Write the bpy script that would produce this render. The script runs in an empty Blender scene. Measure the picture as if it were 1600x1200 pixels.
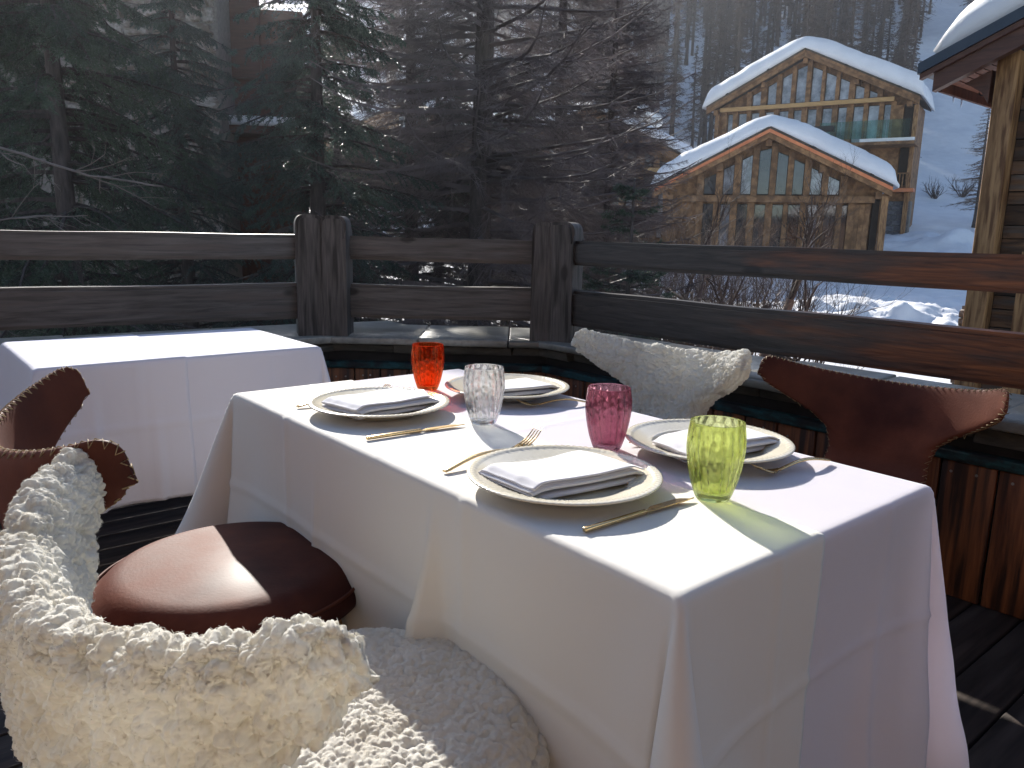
import bpy, bmesh, math, random
import numpy as np
from mathutils import Vector, Matrix, noise as mnoise

random.seed(7)
RNG = np.random.default_rng(11)
sc = bpy.context.scene
COL = sc.collection
PI = math.pi
rad = math.radians

# ------------------------------------------------------------------ camera
cam_d = bpy.data.cameras.new("camera")
cam = bpy.data.objects.new("camera", cam_d)
COL.objects.link(cam)
sc.camera = cam
cam_d.sensor_width = 36.0
cam_d.lens = 36.0 * 1208.0 / 1600.0
cam_d.clip_start = 0.05
cam_d.clip_end = 3000
cam.location = (0, 0, 1.16)
_p, _r = rad(11.05), rad(1.3)
_f = Vector((0, math.cos(_p), -math.sin(_p)))
_x = Vector((1, 0, 0))
_u = _x.cross(_f)
_R = _x * math.cos(_r) + _u * math.sin(_r)
_U = -_x * math.sin(_r) + _u * math.cos(_r)
cam.rotation_euler = Matrix((_R, _U, -_f)).transposed().to_euler()

# ------------------------------------------------------------------ light
SUN_EL, SUN_AZ = rad(27.5), rad(-19.0)          # azimuth from +Y, clockwise positive
sund = bpy.data.lights.new("sun", 'SUN')
sund.energy = 5.0
sund.angle = rad(0.6)
sund.color = (1.0, 0.95, 0.87)
sun = bpy.data.objects.new("sun", sund)
COL.objects.link(sun)
sdir = Vector((math.sin(SUN_AZ) * math.cos(SUN_EL), math.cos(SUN_AZ) * math.cos(SUN_EL), math.sin(SUN_EL)))
sun.rotation_euler = sdir.to_track_quat('Z', 'Y').to_euler()
world = bpy.data.worlds.new("World")
sc.world = world
world.use_nodes = True
wn = world.node_tree
bg = wn.nodes.get("Background") or wn.nodes.new("ShaderNodeBackground")
sky = wn.nodes.new("ShaderNodeTexSky")
sky.sky_type = 'NISHITA'
sky.sun_disc = False
sky.sun_elevation = SUN_EL
sky.sun_rotation = SUN_AZ
sky.altitude = 1800
sky.dust_density = 1.0
wn.links.new(sky.outputs[0], bg.inputs[0])
bg.inputs[1].default_value = 0.09
sc.view_settings.view_transform = 'Standard'
sc.view_settings.look = 'None'
sc.view_settings.gamma = 1.0
sc.view_settings.exposure = 1.1
sc.view_settings.use_curve_mapping = False
sc.render.engine = 'CYCLES'
sc.cycles.use_denoising = True
sc.cycles.max_bounces = 10
sc.cycles.diffuse_bounces = 4
sc.cycles.glossy_bounces = 4
sc.cycles.transmission_bounces = 10
sc.cycles.transparent_max_bounces = 24
sc.cycles.sample_clamp_indirect = 6.0
sc.cycles.use_fast_gi = False

# ------------------------------------------------------------------ helpers
def mesh_np(name, V, F, smooth=True, mat=None):
    """V (n,3), F (m,k) int array or list of such arrays"""
    me = bpy.data.meshes.new(name)
    if not isinstance(F, list):
        F = [F]
    F = [np.asarray(f, dtype=np.int32) for f in F if len(f)]
    V = np.asarray(V, dtype=np.float32)
    me.vertices.add(len(V))
    me.vertices.foreach_set("co", V.ravel())
    nl = sum(f.size for f in F)
    npoly = sum(len(f) for f in F)
    me.loops.add(nl)
    me.loops.foreach_set("vertex_index", np.concatenate([f.ravel() for f in F]))
    me.polygons.add(npoly)
    tot = np.concatenate([np.full(len(f), f.shape[1], dtype=np.int32) for f in F])
    st = np.concatenate([[0], np.cumsum(tot)[:-1]]).astype(np.int32)
    me.polygons.foreach_set("loop_start", st)
    me.polygons.foreach_set("use_smooth", np.full(npoly, smooth, dtype=bool))
    me.update(calc_edges=True)
    me.validate()
    if mat is not None:
        me.materials.append(mat)
    return me

def link(name, me, parent=None, loc=None, rot=None):
    o = bpy.data.objects.new(name, me)
    COL.objects.link(o)
    if parent is not None:
        o.parent = parent
    if loc is not None:
        o.location = loc
    if rot is not None:
        o.rotation_euler = rot
    return o

def tag(o, label=None, cat=None, group=None, kind=None):
    if label: o["label"] = label
    if cat: o["category"] = cat
    if group: o["group"] = group
    if kind: o["kind"] = kind
    return o

def thing(name, label, cat, loc=(0, 0, 0), rotz=0, group=None, kind=None):
    o = bpy.data.objects.new(name, None)
    COL.objects.link(o)
    o.location = loc
    o.rotation_euler = (0, 0, rotz)
    return tag(o, label, cat, group, kind)

def copy_tree(o, parent=None):
    c = o.copy()
    COL.objects.link(c)
    c.parent = parent
    for ch in list(o.children):
        copy_tree(ch, c)
    return c

class MB:
    """collects simple solids into one mesh"""
    def __init__(s):
        s.V = []; s.F3 = []; s.F4 = []; s.n = 0
    def add(s, V, F):
        V = np.asarray(V, float)
        F = np.asarray(F, int) + s.n
        s.V.append(V); s.n += len(V)
        (s.F3 if F.shape[1] == 3 else s.F4).append(F)
    def box(s, c, size, rotz=0, jit=0, M=None):
        hx, hy, hz = [a / 2 for a in size]
        P = np.array([(x, y, z) for z in (-hz, hz) for y in (-hy, hy) for x in (-hx, hx)], float)
        if jit: P += RNG.uniform(-jit, jit, P.shape)
        if rotz:
            cr, sr = math.cos(rotz), math.sin(rotz)
            P[:, :2] = P[:, :2] @ np.array([[cr, sr], [-sr, cr]])
        if M is not None:
            P = P @ np.array(M.to_3x3()).T
        P += np.array(c)
        s.add(P, [(0, 2, 3, 1), (4, 5, 7, 6), (0, 1, 5, 4), (2, 6, 7, 3), (0, 4, 6, 2), (1, 3, 7, 5)])
    def prism(s, poly, y0, y1, axis='y'):
        """poly list of (x,z) extruded along y"""
        n = len(poly)
        P = [(x, y0, z) for x, z in poly] + [(x, y1, z) for x, z in poly]
        s.add(P, [(i, (i + 1) % n, (i + 1) % n + n, i + n) for i in range(n)])
        b = s.n - 2 * n
        for off in (0, n):
            f = [(b + off, b + off + i, b + off + i + 1) for i in range(1, n - 1)]
            s.F3.append(np.array(f))
    def tube(s, pts, r, k=6, cap=True):
        pts = np.asarray(pts, float)
        n = len(pts)
        r = np.broadcast_to(np.asarray(r, float), (n,))
        t = np.gradient(pts, axis=0)
        t /= np.linalg.norm(t, axis=1)[:, None] + 1e-9
        up = np.array([0, 0, 1.0]) if abs(t[:, 2]).mean() < .8 else np.array([1.0, 0, 0])
        a = np.cross(t, up); a /= np.linalg.norm(a, axis=1)[:, None] + 1e-9
        b = np.cross(t, a)
        ang = np.arange(k) * 2 * PI / k
        P = pts[:, None, :] + r[:, None, None] * (np.cos(ang)[None, :, None] * a[:, None, :] + np.sin(ang)[None, :, None] * b[:, None, :])
        P = P.reshape(-1, 3)
        F = []
        for i in range(n - 1):
            for j in range(k):
                F.append((i * k + j, i * k + (j + 1) % k, (i + 1) * k + (j + 1) % k, (i + 1) * k + j))
        s.add(P, F)
        if cap:
            b0 = s.n - n * k
            s.F3.append(np.array([(b0, b0 + i + 1, b0 + i) for i in range(1, k - 1)]))
            e = b0 + (n - 1) * k
            s.F3.append(np.array([(e, e + i, e + i + 1) for i in range(1, k - 1)]))
    def mesh(s, name, mat, smooth=False):
        V = np.concatenate(s.V)
        F = []
        if s.F3: F.append(np.concatenate(s.F3))
        if s.F4: F.append(np.concatenate(s.F4))
        return mesh_np(name, V, F, smooth, mat)
    def build(s, name, mat, parent=None, smooth=False, loc=None):
        return link(name, s.mesh(name, mat, smooth), parent, loc)

def bevel_mesh(me, w, seg=2):
    bm = bmesh.new(); bm.from_mesh(me)
    bmesh.ops.recalc_face_normals(bm, faces=bm.faces)
    bmesh.ops.bevel(bm, geom=list(bm.edges), offset=w, segments=seg, affect='EDGES', profile=.5)
    bm.to_mesh(me); bm.free()
    me.polygons.foreach_set("use_smooth", np.ones(len(me.polygons), dtype=bool))
    me.set_sharp_from_angle(angle=rad(50))
    return me

def fix_normals(me):
    bm = bmesh.new(); bm.from_mesh(me)
    bmesh.ops.recalc_face_normals(bm, faces=bm.faces)
    bm.to_mesh(me); bm.free()
    return me

def grid_faces(nu, nv, wrap_u=False):
    I = np.arange(nv - 1)[:, None]; J = np.arange(nu if wrap_u else nu - 1)[None, :]
    J2 = (J + 1) % nu
    a = I * nu + J; b = I * nu + J2; c = (I + 1) * nu + J2; d = (I + 1) * nu + J
    return np.stack([a, b, c, d], -1).reshape(-1, 4)

def sm(a, b, x):
    t = np.clip((np.asarray(x, float) - a) / (b - a), 0, 1)
    return t * t * (3 - 2 * t)

_perm = RNG.random((64, 64, 64))
def vnoise(P):
    """vectorised value noise, P (...,3) -> [0,1]"""
    P = np.asarray(P, float)
    i = np.floor(P).astype(int); f = P - i
    f = f * f * (3 - 2 * f)
    r = 0
    for dx in (0, 1):
        for dy in (0, 1):
            for dz in (0, 1):
                w = (f[..., 0] if dx else 1 - f[..., 0]) * (f[..., 1] if dy else 1 - f[..., 1]) * (f[..., 2] if dz else 1 - f[..., 2])
                r = r + w * _perm[(i[..., 0] + dx) & 63, (i[..., 1] + dy) & 63, (i[..., 2] + dz) & 63]
    return r
def fbm(P, o=4):
    P = np.asarray(P, float); s = 0; a = .5; t = 0
    for k in range(o):
        s = s + a * vnoise(P * 2 ** k + 17.3 * k); t += a; a *= .5
    return s / t

# ------------------------------------------------------------------ materials
def new_mat(name):
    m = bpy.data.materials.new(name); m.use_nodes = True
    nt = m.node_tree
    b = nt.nodes.get("Principled BSDF")
    return m, nt, b

def noisy(name, c1, c2, rough=.7, scale=5, detail=6, stretch=(1, 1, 1), bump=.2, bscale=None, spec=.4, metallic=0,
          c3=None, s3=1.2, r3=(.45, .62), distort=0.0, rrange=None, bdist=.01, sheen=0, rand=True, coat=0, vary=0.0):
    m, nt, b = new_mat(name)
    N, L = nt.nodes, nt.links
    tc = N.new("ShaderNodeTexCoord"); mp = N.new("ShaderNodeMapping")
    L.new(tc.outputs['Object'], mp.inputs['Vector'])
    mp.inputs['Scale'].default_value = stretch
    oi = N.new("ShaderNodeObjectInfo")
    if rand:
        vm = N.new("ShaderNodeVectorMath"); vm.operation = 'SCALE'; vm.inputs[0].default_value = (37, 61, 23)
        L.new(oi.outputs['Random'], vm.inputs['Scale'])
        L.new(vm.outputs[0], mp.inputs['Location'])
    n = N.new("ShaderNodeTexNoise"); n.inputs['Scale'].default_value = scale; n.inputs['Detail'].default_value = detail
    n.inputs['Roughness'].default_value = .62; n.inputs['Distortion'].default_value = distort
    L.new(mp.outputs[0], n.inputs['Vector'])
    cr = N.new("ShaderNodeValToRGB")
    cr.color_ramp.elements[0].position = .32; cr.color_ramp.elements[1].position = .68
    cr.color_ramp.elements[0].color = (*c1, 1); cr.color_ramp.elements[1].color = (*c2, 1)
    L.new(n.outputs['Fac'], cr.inputs[0])
    col = cr.outputs[0]
    if c3 is not None:
        n3 = N.new("ShaderNodeTexNoise"); n3.inputs['Scale'].default_value = s3; n3.inputs['Detail'].default_value = 5
        L.new(mp.outputs[0], n3.inputs['Vector'])
        r = N.new("ShaderNodeMapRange"); r.inputs[1].default_value = r3[0]; r.inputs[2].default_value = r3[1]
        L.new(n3.outputs['Fac'], r.inputs[0])
        mx = N.new("ShaderNodeMix"); mx.data_type = 'RGBA'
        L.new(r.outputs[0], mx.inputs[0]); L.new(col, mx.inputs[6]); mx.inputs[7].default_value = (*c3, 1)
        col = mx.outputs[2]
    if vary:
        hs = N.new("ShaderNodeHueSaturation")
        r = N.new("ShaderNodeMapRange"); r.inputs[3].default_value = 1 - vary; r.inputs[4].default_value = 1 + vary
        L.new(oi.outputs['Random'], r.inputs[0]); L.new(r.outputs[0], hs.inputs['Value'])
        L.new(col, hs.inputs['Color']); col = hs.outputs[0]
    L.new(col, b.inputs['Base Color'])
    b.inputs['Roughness'].default_value = rough
    b.inputs['Metallic'].default_value = metallic
    b.inputs['Specular IOR Level'].default_value = spec
    if sheen: b.inputs['Sheen Weight'].default_value = sheen
    if coat:
        b.inputs['Coat Weight'].default_value = coat; b.inputs['Coat Roughness'].default_value = .25
    if rrange:
        r = N.new("ShaderNodeMapRange"); r.inputs[3].default_value = rrange[0]; r.inputs[4].default_value = rrange[1]
        L.new(n.outputs['Fac'], r.inputs[0]); L.new(r.outputs[0], b.inputs['Roughness'])
    if bump:
        src = n
        if bscale:
            src = N.new("ShaderNodeTexNoise"); src.inputs['Scale'].default_value = bscale; src.inputs['Detail'].default_value = 5
            L.new(mp.outputs[0], src.inputs['Vector'])
        bp = N.new("ShaderNodeBump"); bp.inputs['Strength'].default_value = bump; bp.inputs['Distance'].default_value = bdist
        L.new(src.outputs['Fac'], bp.inputs['Height']); L.new(bp.outputs[0], b.inputs['Normal'])
    m["b"] = 0
    return m

def cloth_mat(name, col, trans=.3):
    m, nt, b = new_mat(name)
    N, L = nt.nodes, nt.links
    tc = N.new("ShaderNodeTexCoord")
    n = N.new("ShaderNodeTexNoise"); n.inputs['Scale'].default_value = 7; n.inputs['Detail'].default_value = 4
    L.new(tc.outputs['Object'], n.inputs['Vector'])
    # woven threads: two very fine waves
    w1 = N.new("ShaderNodeTexWave"); w1.inputs['Scale'].default_value = 420; w1.bands_direction = 'X'
    w2 = N.new("ShaderNodeTexWave"); w2.inputs['Scale'].default_value = 420; w2.bands_direction = 'Y'
    for w in (w1, w2): L.new(tc.outputs['UV'], w.inputs['Vector'])
    ad = N.new("ShaderNodeMath"); ad.operation = 'ADD'
    L.new(w1.outputs['Fac'], ad.inputs[0]); L.new(w2.outputs['Fac'], ad.inputs[1])
    b1 = N.new("ShaderNodeBump"); b1.inputs['Strength'].default_value = .05; b1.inputs['Distance'].default_value = .0004
    L.new(ad.outputs[0], b1.inputs['Height'])
    b2 = N.new("ShaderNodeBump"); b2.inputs['Strength'].default_value = .35; b2.inputs['Distance'].default_value = .008
    L.new(n.outputs['Fac'], b2.inputs['Height']); L.new(b1.outputs[0], b2.inputs['Normal'])
    b.inputs['Base Color'].default_value = (*col, 1)
    b.inputs['Roughness'].default_value = .85
    b.inputs['Specular IOR Level'].default_value = .2
    b.inputs['Sheen Weight'].default_value = .15
    L.new(b2.outputs[0], b.inputs['Normal'])
    t = N.new("ShaderNodeBsdfTranslucent"); t.inputs[0].default_value = (*col, 1)
    L.new(b2.outputs[0], t.inputs['Normal'])
    mx = N.new("ShaderNodeMixShader"); mx.inputs[0].default_value = trans
    L.new(b.outputs[0], mx.inputs[1]); L.new(t.outputs[0], mx.inputs[2])
    L.new(mx.outputs[0], nt.nodes['Material Output'].inputs[0])
    return m

def foliage_mat(name, c1, c2, trans=.35, rough=.45, scale=2.0, spec=.5):
    m, nt, b = new_mat(name)
    N, L = nt.nodes, nt.links
    tc = N.new("ShaderNodeTexCoord")
    n = N.new("ShaderNodeTexNoise"); n.inputs['Scale'].default_value = scale; n.inputs['Detail'].default_value = 5
    L.new(tc.outputs['Object'], n.inputs['Vector'])
    cr = N.new("ShaderNodeValToRGB")
    cr.color_ramp.elements[0].position = .35; cr.color_ramp.elements[1].position = .65
    cr.color_ramp.elements[0].color = (*c1, 1); cr.color_ramp.elements[1].color = (*c2, 1)
    L.new(n.outputs['Fac'], cr.inputs[0]); L.new(cr.outputs[0], b.inputs['Base Color'])
    b.inputs['Roughness'].default_value = rough
    b.inputs['Specular IOR Level'].default_value = spec
    t = N.new("ShaderNodeBsdfTranslucent"); L.new(cr.outputs[0], t.inputs[0])
    mx = N.new("ShaderNodeMixShader"); mx.inputs[0].default_value = trans
    L.new(b.outputs[0], mx.inputs[1]); L.new(t.outputs[0], mx.inputs[2])
    L.new(mx.outputs[0], nt.nodes['Material Output'].inputs[0])
    return m

def tinted_glass(name, col, through=.5, rough=0.0):
    m, nt, b = new_mat(name)
    N, L = nt.nodes, nt.links
    nt.nodes.remove(b)
    g = N.new("ShaderNodeBsdfGlass"); g.inputs['Color'].default_value = (*col, 1); g.inputs['IOR'].default_value = 1.5
    g.inputs['Roughness'].default_value = rough
    t = N.new("ShaderNodeBsdfTransparent"); t.inputs[0].default_value = (*col, 1)
    mx = N.new("ShaderNodeMixShader"); mx.inputs[0].default_value = through
    L.new(g.outputs[0], mx.inputs[1]); L.new(t.outputs[0], mx.inputs[2])
    L.new(mx.outputs[0], nt.nodes['Material Output'].inputs[0])
    return m

M = {}
M['rail'] = noisy('weathered_timber', (.045, .038, .034), (.16, .138, .125), .5, 3.2, 8, (1.2, 16, 16), .45, distort=.6, bdist=.004, rrange=(.38, .62), c3=(.13, .10, .085), s3=2.0, r3=(.52, .75))
M['rail_red'] = None
M['post'] = noisy('post_timber', (.05, .042, .038), (.165, .142, .128), .6, 3.0, 8, (14, 14, 1.0), .45, distort=.5, bdist=.004, c3=(.02, .016, .014), s3=3)
M['slate'] = noisy('slate_slab', (.20, .19, .16), (.42, .40, .35), .30, 22, 8, (1, 1, 1), .8, bdist=.004, c3=(.12, .115, .095), s3=2.6, spec=.8, vary=.15)
M['slate_dark'] = noisy('dark_layered_stone', (.028, .025, .02), (.085, .076, .06), .7, 9, 8, (1, 1, 3), .8, bdist=.008, vary=.3)
M['dark'] = noisy('dark_gap', (.008, .008, .009), (.02, .019, .02), .9, 8, 5, (1, 1, 1), .4)
M['teal'] = noisy('teal_membrane', (.008, .015, .017), (.018, .10, .11), .85, 24, 8, (1, 1, 2.5), .9, bdist=.006, c3=(.01, .012, .014), s3=9, r3=(.42, .58))
M['plank'] = noisy('red_brown_plank', (.075, .022, .009), (.27, .095, .034), .5, 2.2, 8, (15, 15, 1), .35, distort=.9, bdist=.003, c3=(.03, .012, .007), s3=3.0, vary=.2)
M['screw'] = noisy('screw_steel', (.4, .38, .36), (.6, .58, .55), .35, 30, 2, (1, 1, 1), 0, metallic=.9)
M['floor'] = noisy('dark_floor_board', (.012, .009, .008), (.05, .035, .028), .65, 2.5, 8, (1.2, 14, 14), .5, distort=.6, bdist=.004, vary=.3, c3=(.075, .055, .045), s3=1.5)
M['cloth_warm'] = cloth_mat('white_linen_shade_tone', (.75, .725, .675), .08)  # white linen with the shade of the near side put into its colour
M['cloth_cool'] = cloth_mat('white_linen_lit_tone', (.90, .88, .93), .5)  # same white linen, lightened in colour to paint in bounced and transmitted light
M['cloth_second'] = cloth_mat('white_linen_second', (.79, .78, .85), .18)
M['napkin'] = cloth_mat('napkin_linen', (.84, .83, .86), .22)
M['plate'] = noisy('cream_glaze', (.68, .62, .47), (.74, .68, .55), .10, 6, 3, (1, 1, 1), .0, spec=.6, coat=.6)
M['brass'] = noisy('brushed_gold', (.60, .42, .20), (.68, .50, .27), .24, 5, 3, (60, 3, 3), .03, metallic=1, bdist=.001)
M['leather'] = noisy('red_brown_leather', (.075, .022, .013), (.165, .050, .027), .36, 4.5, 8, (1, 1, 1), .35, bscale=160, bdist=.0014, spec=.14, rrange=(.55, .80), c3=(.05, .012, .008), s3=3.0, coat=.02)
M['lace'] = noisy('waxed_lace', (.22, .15, .07), (.42, .30, .15), .6, 60, 3, (1, 1, 1), 0)
M['oak'] = noisy('pale_oak', (.30, .17, .07), (.48, .30, .14), .5, 3, 6, (12, 12, 1), .2, distort=.4, bdist=.002)
M['snow'] = None
M['timber'] = noisy('golden_larch_timber', (.15, .072, .028), (.36, .19, .078), .65, 1.2, 7, (3, 3, 3), .3, distort=.3, c3=(.13, .06, .02), s3=.8, vary=.18)
M['timber_light'] = noisy('light_larch_beam', (.42, .24, .09), (.56, .34, .14), .6, 1.5, 6, (1, 8, 8), .2, distort=.3)
M['copper'] = noisy('copper_edge', (.55, .17, .07), (.68, .24, .10), .4, 3, 3, (1, 1, 1), 0, metallic=.3)
M['roof_dark'] = noisy('slate_roof_edge', (.03, .028, .025), (.09, .075, .055), .8, 6, 5, (1, 1, 1), .5)
M['metal_roof'] = noisy('grey_sheet_metal', (.045, .055, .07), (.065, .075, .095), .38, 3, 3, (1, 1, 1), .03, metallic=.6)
M['soffit'] = noisy('red_soffit_board', (.20, .075, .05), (.33, .14, .095), .6, 2.5, 6, (1, 12, 12), .2, vary=.12)
M['brownpaint'] = noisy('dark_brown_timber', (.07, .028, .018), (.13, .055, .035), .5, 3, 5, (1, 8, 8), .2)
M['logwall'] = noisy('aged_plank_wall', (.05, .026, .014), (.24, .12, .055), .75, 1.6, 8, (1, 9, 9), .6, distort=.7, bdist=.01, c3=(.11, .085, .065), s3=1.3, vary=.55)
M['postlarch'] = noisy('larch_post', (.26, .13, .05), (.47, .26, .11), .6, 1.6, 7, (9, 9, 1), .35, distort=.6, c3=(.14, .06, .02), s3=2.2, vary=.1)
M['winglass'] = noisy('window_pane', (.08, .09, .10), (.50, .53, .58), .06, 1.1, 5, (1, 1, 1), .05, spec=.9, vary=.12)
M['winglass_dark'] = noisy('dark_window_pane', (.015, .018, .022), (.06, .07, .085), .05, .8, 3, (1, 1, 1), .05, spec=.9, vary=.3)
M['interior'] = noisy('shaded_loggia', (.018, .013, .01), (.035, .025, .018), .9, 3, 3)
M['stone'] = noisy('grey_field_stone', (.22, .20, .18), (.42, .39, .35), .85, 5, 8, (1, 1, 1), .7, bdist=.02, c3=(.17, .14, .11), s3=2.0, vary=.3)
M['mortar'] = noisy('mortar', (.17, .155, .14), (.25, .23, .21), .95, 12, 4, (1, 1, 1), .4)
M['stone_dark'] = noisy('dark_field_stone', (.07, .07, .075), (.17, .165, .17), .85, 4, 6, (1, 1, 1), .6, bdist=.02, vary=.3)
M['rust'] = noisy('rust_red_wood', (.07, .026, .016), (.17, .065, .035), .7, 2, 6, (8, 8, 1), .3)
M['bark'] = noisy('grey_brown_bark', (.045, .036, .033), (.13, .105, .095), .9, 4, 8, (5, 5, 1), .9, bdist=.03, vary=.2)
M['barkpale'] = noisy('pale_twig_bark', (.16, .13, .11), (.30, .25, .21), .7, 8, 5, (1, 1, 1), .3)
M['barkpink'] = noisy('pinkish_trunk_bark', (.14, .10, .085), (.30, .22, .18), .85, 6, 7, (4, 4, 1), .6, bdist=.02)
M['twig_larch'] = foliage_mat('larch_twigs', (.095, .078, .076), (.22, .18, .175), .25, .6, 1.3)
M['twig_far'] = foliage_mat('far_larch_twigs', (.060, .047, .040), (.135, .100, .080), .15, .7, .5)
M['twig_tan'] = foliage_mat('tan_larch_twigs', (.13, .09, .065), (.24, .17, .12), .25, .7, .5)
M['needle'] = foliage_mat('spruce_needles', (.035, .060, .038), (.10, .14, .085), .30, .32, 2.2, .6)
M['needle2'] = foliage_mat('blue_green_needles', (.038, .062, .050), (.10, .14, .11), .30, .32, 2.2, .6)
M['dish'] = noisy('white_enamel', (.7, .7, .7), (.8, .8, .8), .25, 2, 2, (1, 1, 1), 0, spec=.7)
M['black'] = noisy('black_steel', (.012, .012, .013), (.02, .02, .02), .5, 5, 2, (1, 1, 1), 0)
M['ice'] = tinted_glass('icicle_ice', (.95, .97, 1), .4)
M['balcony_glass'] = tinted_glass('balcony_glass_pane', (.72, .88, .84), .75)

def wool_mat(name, c1, c2):
    m, nt, b = new_mat(name)
    N, L = nt.nodes, nt.links
    tc = N.new("ShaderNodeTexCoord")
    n = N.new("ShaderNodeTexNoise"); n.inputs['Scale'].default_value = 9; n.inputs['Detail'].default_value = 6
    L.new(tc.outputs['Object'], n.inputs['Vector'])
    cr = N.new("ShaderNodeValToRGB"); cr.color_ramp.elements[0].position = .3; cr.color_ramp.elements[1].position = .6
    cr.color_ramp.elements[0].color = (*c1, 1); cr.color_ramp.elements[1].color = (*c2, 1)
    L.new(n.outputs['Fac'], cr.inputs[0]); L.new(cr.outputs[0], b.inputs['Base Color'])
    n2 = N.new("ShaderNodeTexNoise"); n2.inputs['Scale'].default_value = 260; n2.inputs['Detail'].default_value = 4
    L.new(tc.outputs['Object'], n2.inputs['Vector'])
    bp = N.new("ShaderNodeBump"); bp.inputs['Strength'].default_value = .35; bp.inputs['Distance'].default_value = .002
    L.new(n2.outputs['Fac'], bp.inputs['Height']); L.new(bp.outputs[0], b.inputs['Normal'])
    b.inputs['Roughness'].default_value = .95
    b.inputs['Specular IOR Level'].default_value = .1
    b.inputs['Sheen Weight'].default_value = .3
    t = N.new("ShaderNodeBsdfTranslucent"); L.new(cr.outputs[0], t.inputs[0])
    mx = N.new("ShaderNodeMixShader"); mx.inputs[0].default_value = .45
    L.new(b.outputs[0], mx.inputs[1]); L.new(t.outputs[0], mx.inputs[2])
    L.new(mx.outputs[0], nt.nodes['Material Output'].inputs[0])
    return m
M['wool'] = wool_mat('cream_sheepskin', (.80, .76, .67), (.91, .89, .82))
M['wool2'] = wool_mat('cream_sheepskin_curls', (.86, .82, .73), (.94, .92, .87))

def snow_mat():
    m, nt, b = new_mat('snow')
    N, L = nt.nodes, nt.links
    tc = N.new("ShaderNodeTexCoord")
    n = N.new("ShaderNodeTexNoise"); n.inputs['Scale'].default_value = .8; n.inputs['Detail'].default_value = 9; n.inputs['Roughness'].default_value = .6
    L.new(tc.outputs['Object'], n.inputs['Vector'])
    cr = N.new("ShaderNodeValToRGB"); cr.color_ramp.elements[0].position = .3; cr.color_ramp.elements[1].position = .7
    cr.color_ramp.elements[0].color = (.74, .74, .76, 1); cr.color_ramp.elements[1].color = (.86, .86, .87, 1)
    L.new(n.outputs['Fac'], cr.inputs[0]); L.new(cr.outputs[0], b.inputs['Base Color'])
    bp = N.new("ShaderNodeBump"); bp.inputs['Strength'].default_value = .35; bp.inputs['Distance'].default_value = .15
    L.new(n.outputs['Fac'], bp.inputs['Height']); L.new(bp.outputs[0], b.inputs['Normal'])
    b.inputs['Roughness'].default_value = .6
    return m
M['snow'] = snow_mat()

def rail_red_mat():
    """right-hand rails: weathered near the post, shifting to orange-brown further along"""
    m = noisy('dark_to_orange_timber', (.02, .016, .015), (.075, .06, .052), .5, 3.2, 8, (1.2, 16, 16), .45, distort=.8, bdist=.004, rrange=(.34, .55))
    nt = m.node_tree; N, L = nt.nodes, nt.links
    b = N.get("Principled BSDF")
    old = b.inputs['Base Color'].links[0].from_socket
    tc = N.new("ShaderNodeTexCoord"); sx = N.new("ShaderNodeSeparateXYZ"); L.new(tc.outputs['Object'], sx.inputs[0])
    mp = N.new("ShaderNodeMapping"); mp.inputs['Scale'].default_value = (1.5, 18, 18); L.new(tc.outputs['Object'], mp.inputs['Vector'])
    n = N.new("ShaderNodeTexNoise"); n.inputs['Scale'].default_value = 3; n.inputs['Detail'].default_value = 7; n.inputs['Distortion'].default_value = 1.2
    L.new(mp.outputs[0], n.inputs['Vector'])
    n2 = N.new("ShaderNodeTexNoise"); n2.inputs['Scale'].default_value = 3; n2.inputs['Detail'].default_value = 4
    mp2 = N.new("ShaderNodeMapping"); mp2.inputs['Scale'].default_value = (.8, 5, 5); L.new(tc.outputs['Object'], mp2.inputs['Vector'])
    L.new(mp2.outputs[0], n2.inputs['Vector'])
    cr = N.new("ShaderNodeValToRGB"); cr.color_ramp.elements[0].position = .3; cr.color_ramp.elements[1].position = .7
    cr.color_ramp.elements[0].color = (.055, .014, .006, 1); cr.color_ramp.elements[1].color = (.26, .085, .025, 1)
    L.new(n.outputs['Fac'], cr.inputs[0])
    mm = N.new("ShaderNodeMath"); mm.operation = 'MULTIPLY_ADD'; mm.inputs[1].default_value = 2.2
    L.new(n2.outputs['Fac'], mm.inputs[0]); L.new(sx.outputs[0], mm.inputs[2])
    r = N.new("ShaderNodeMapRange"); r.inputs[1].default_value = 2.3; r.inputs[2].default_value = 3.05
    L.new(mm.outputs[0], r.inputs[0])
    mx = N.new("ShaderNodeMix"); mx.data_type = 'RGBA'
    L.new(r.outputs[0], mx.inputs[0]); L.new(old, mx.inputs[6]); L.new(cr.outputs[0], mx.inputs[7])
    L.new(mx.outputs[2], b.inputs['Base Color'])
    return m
M['rail_red'] = rail_red_mat()
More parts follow.
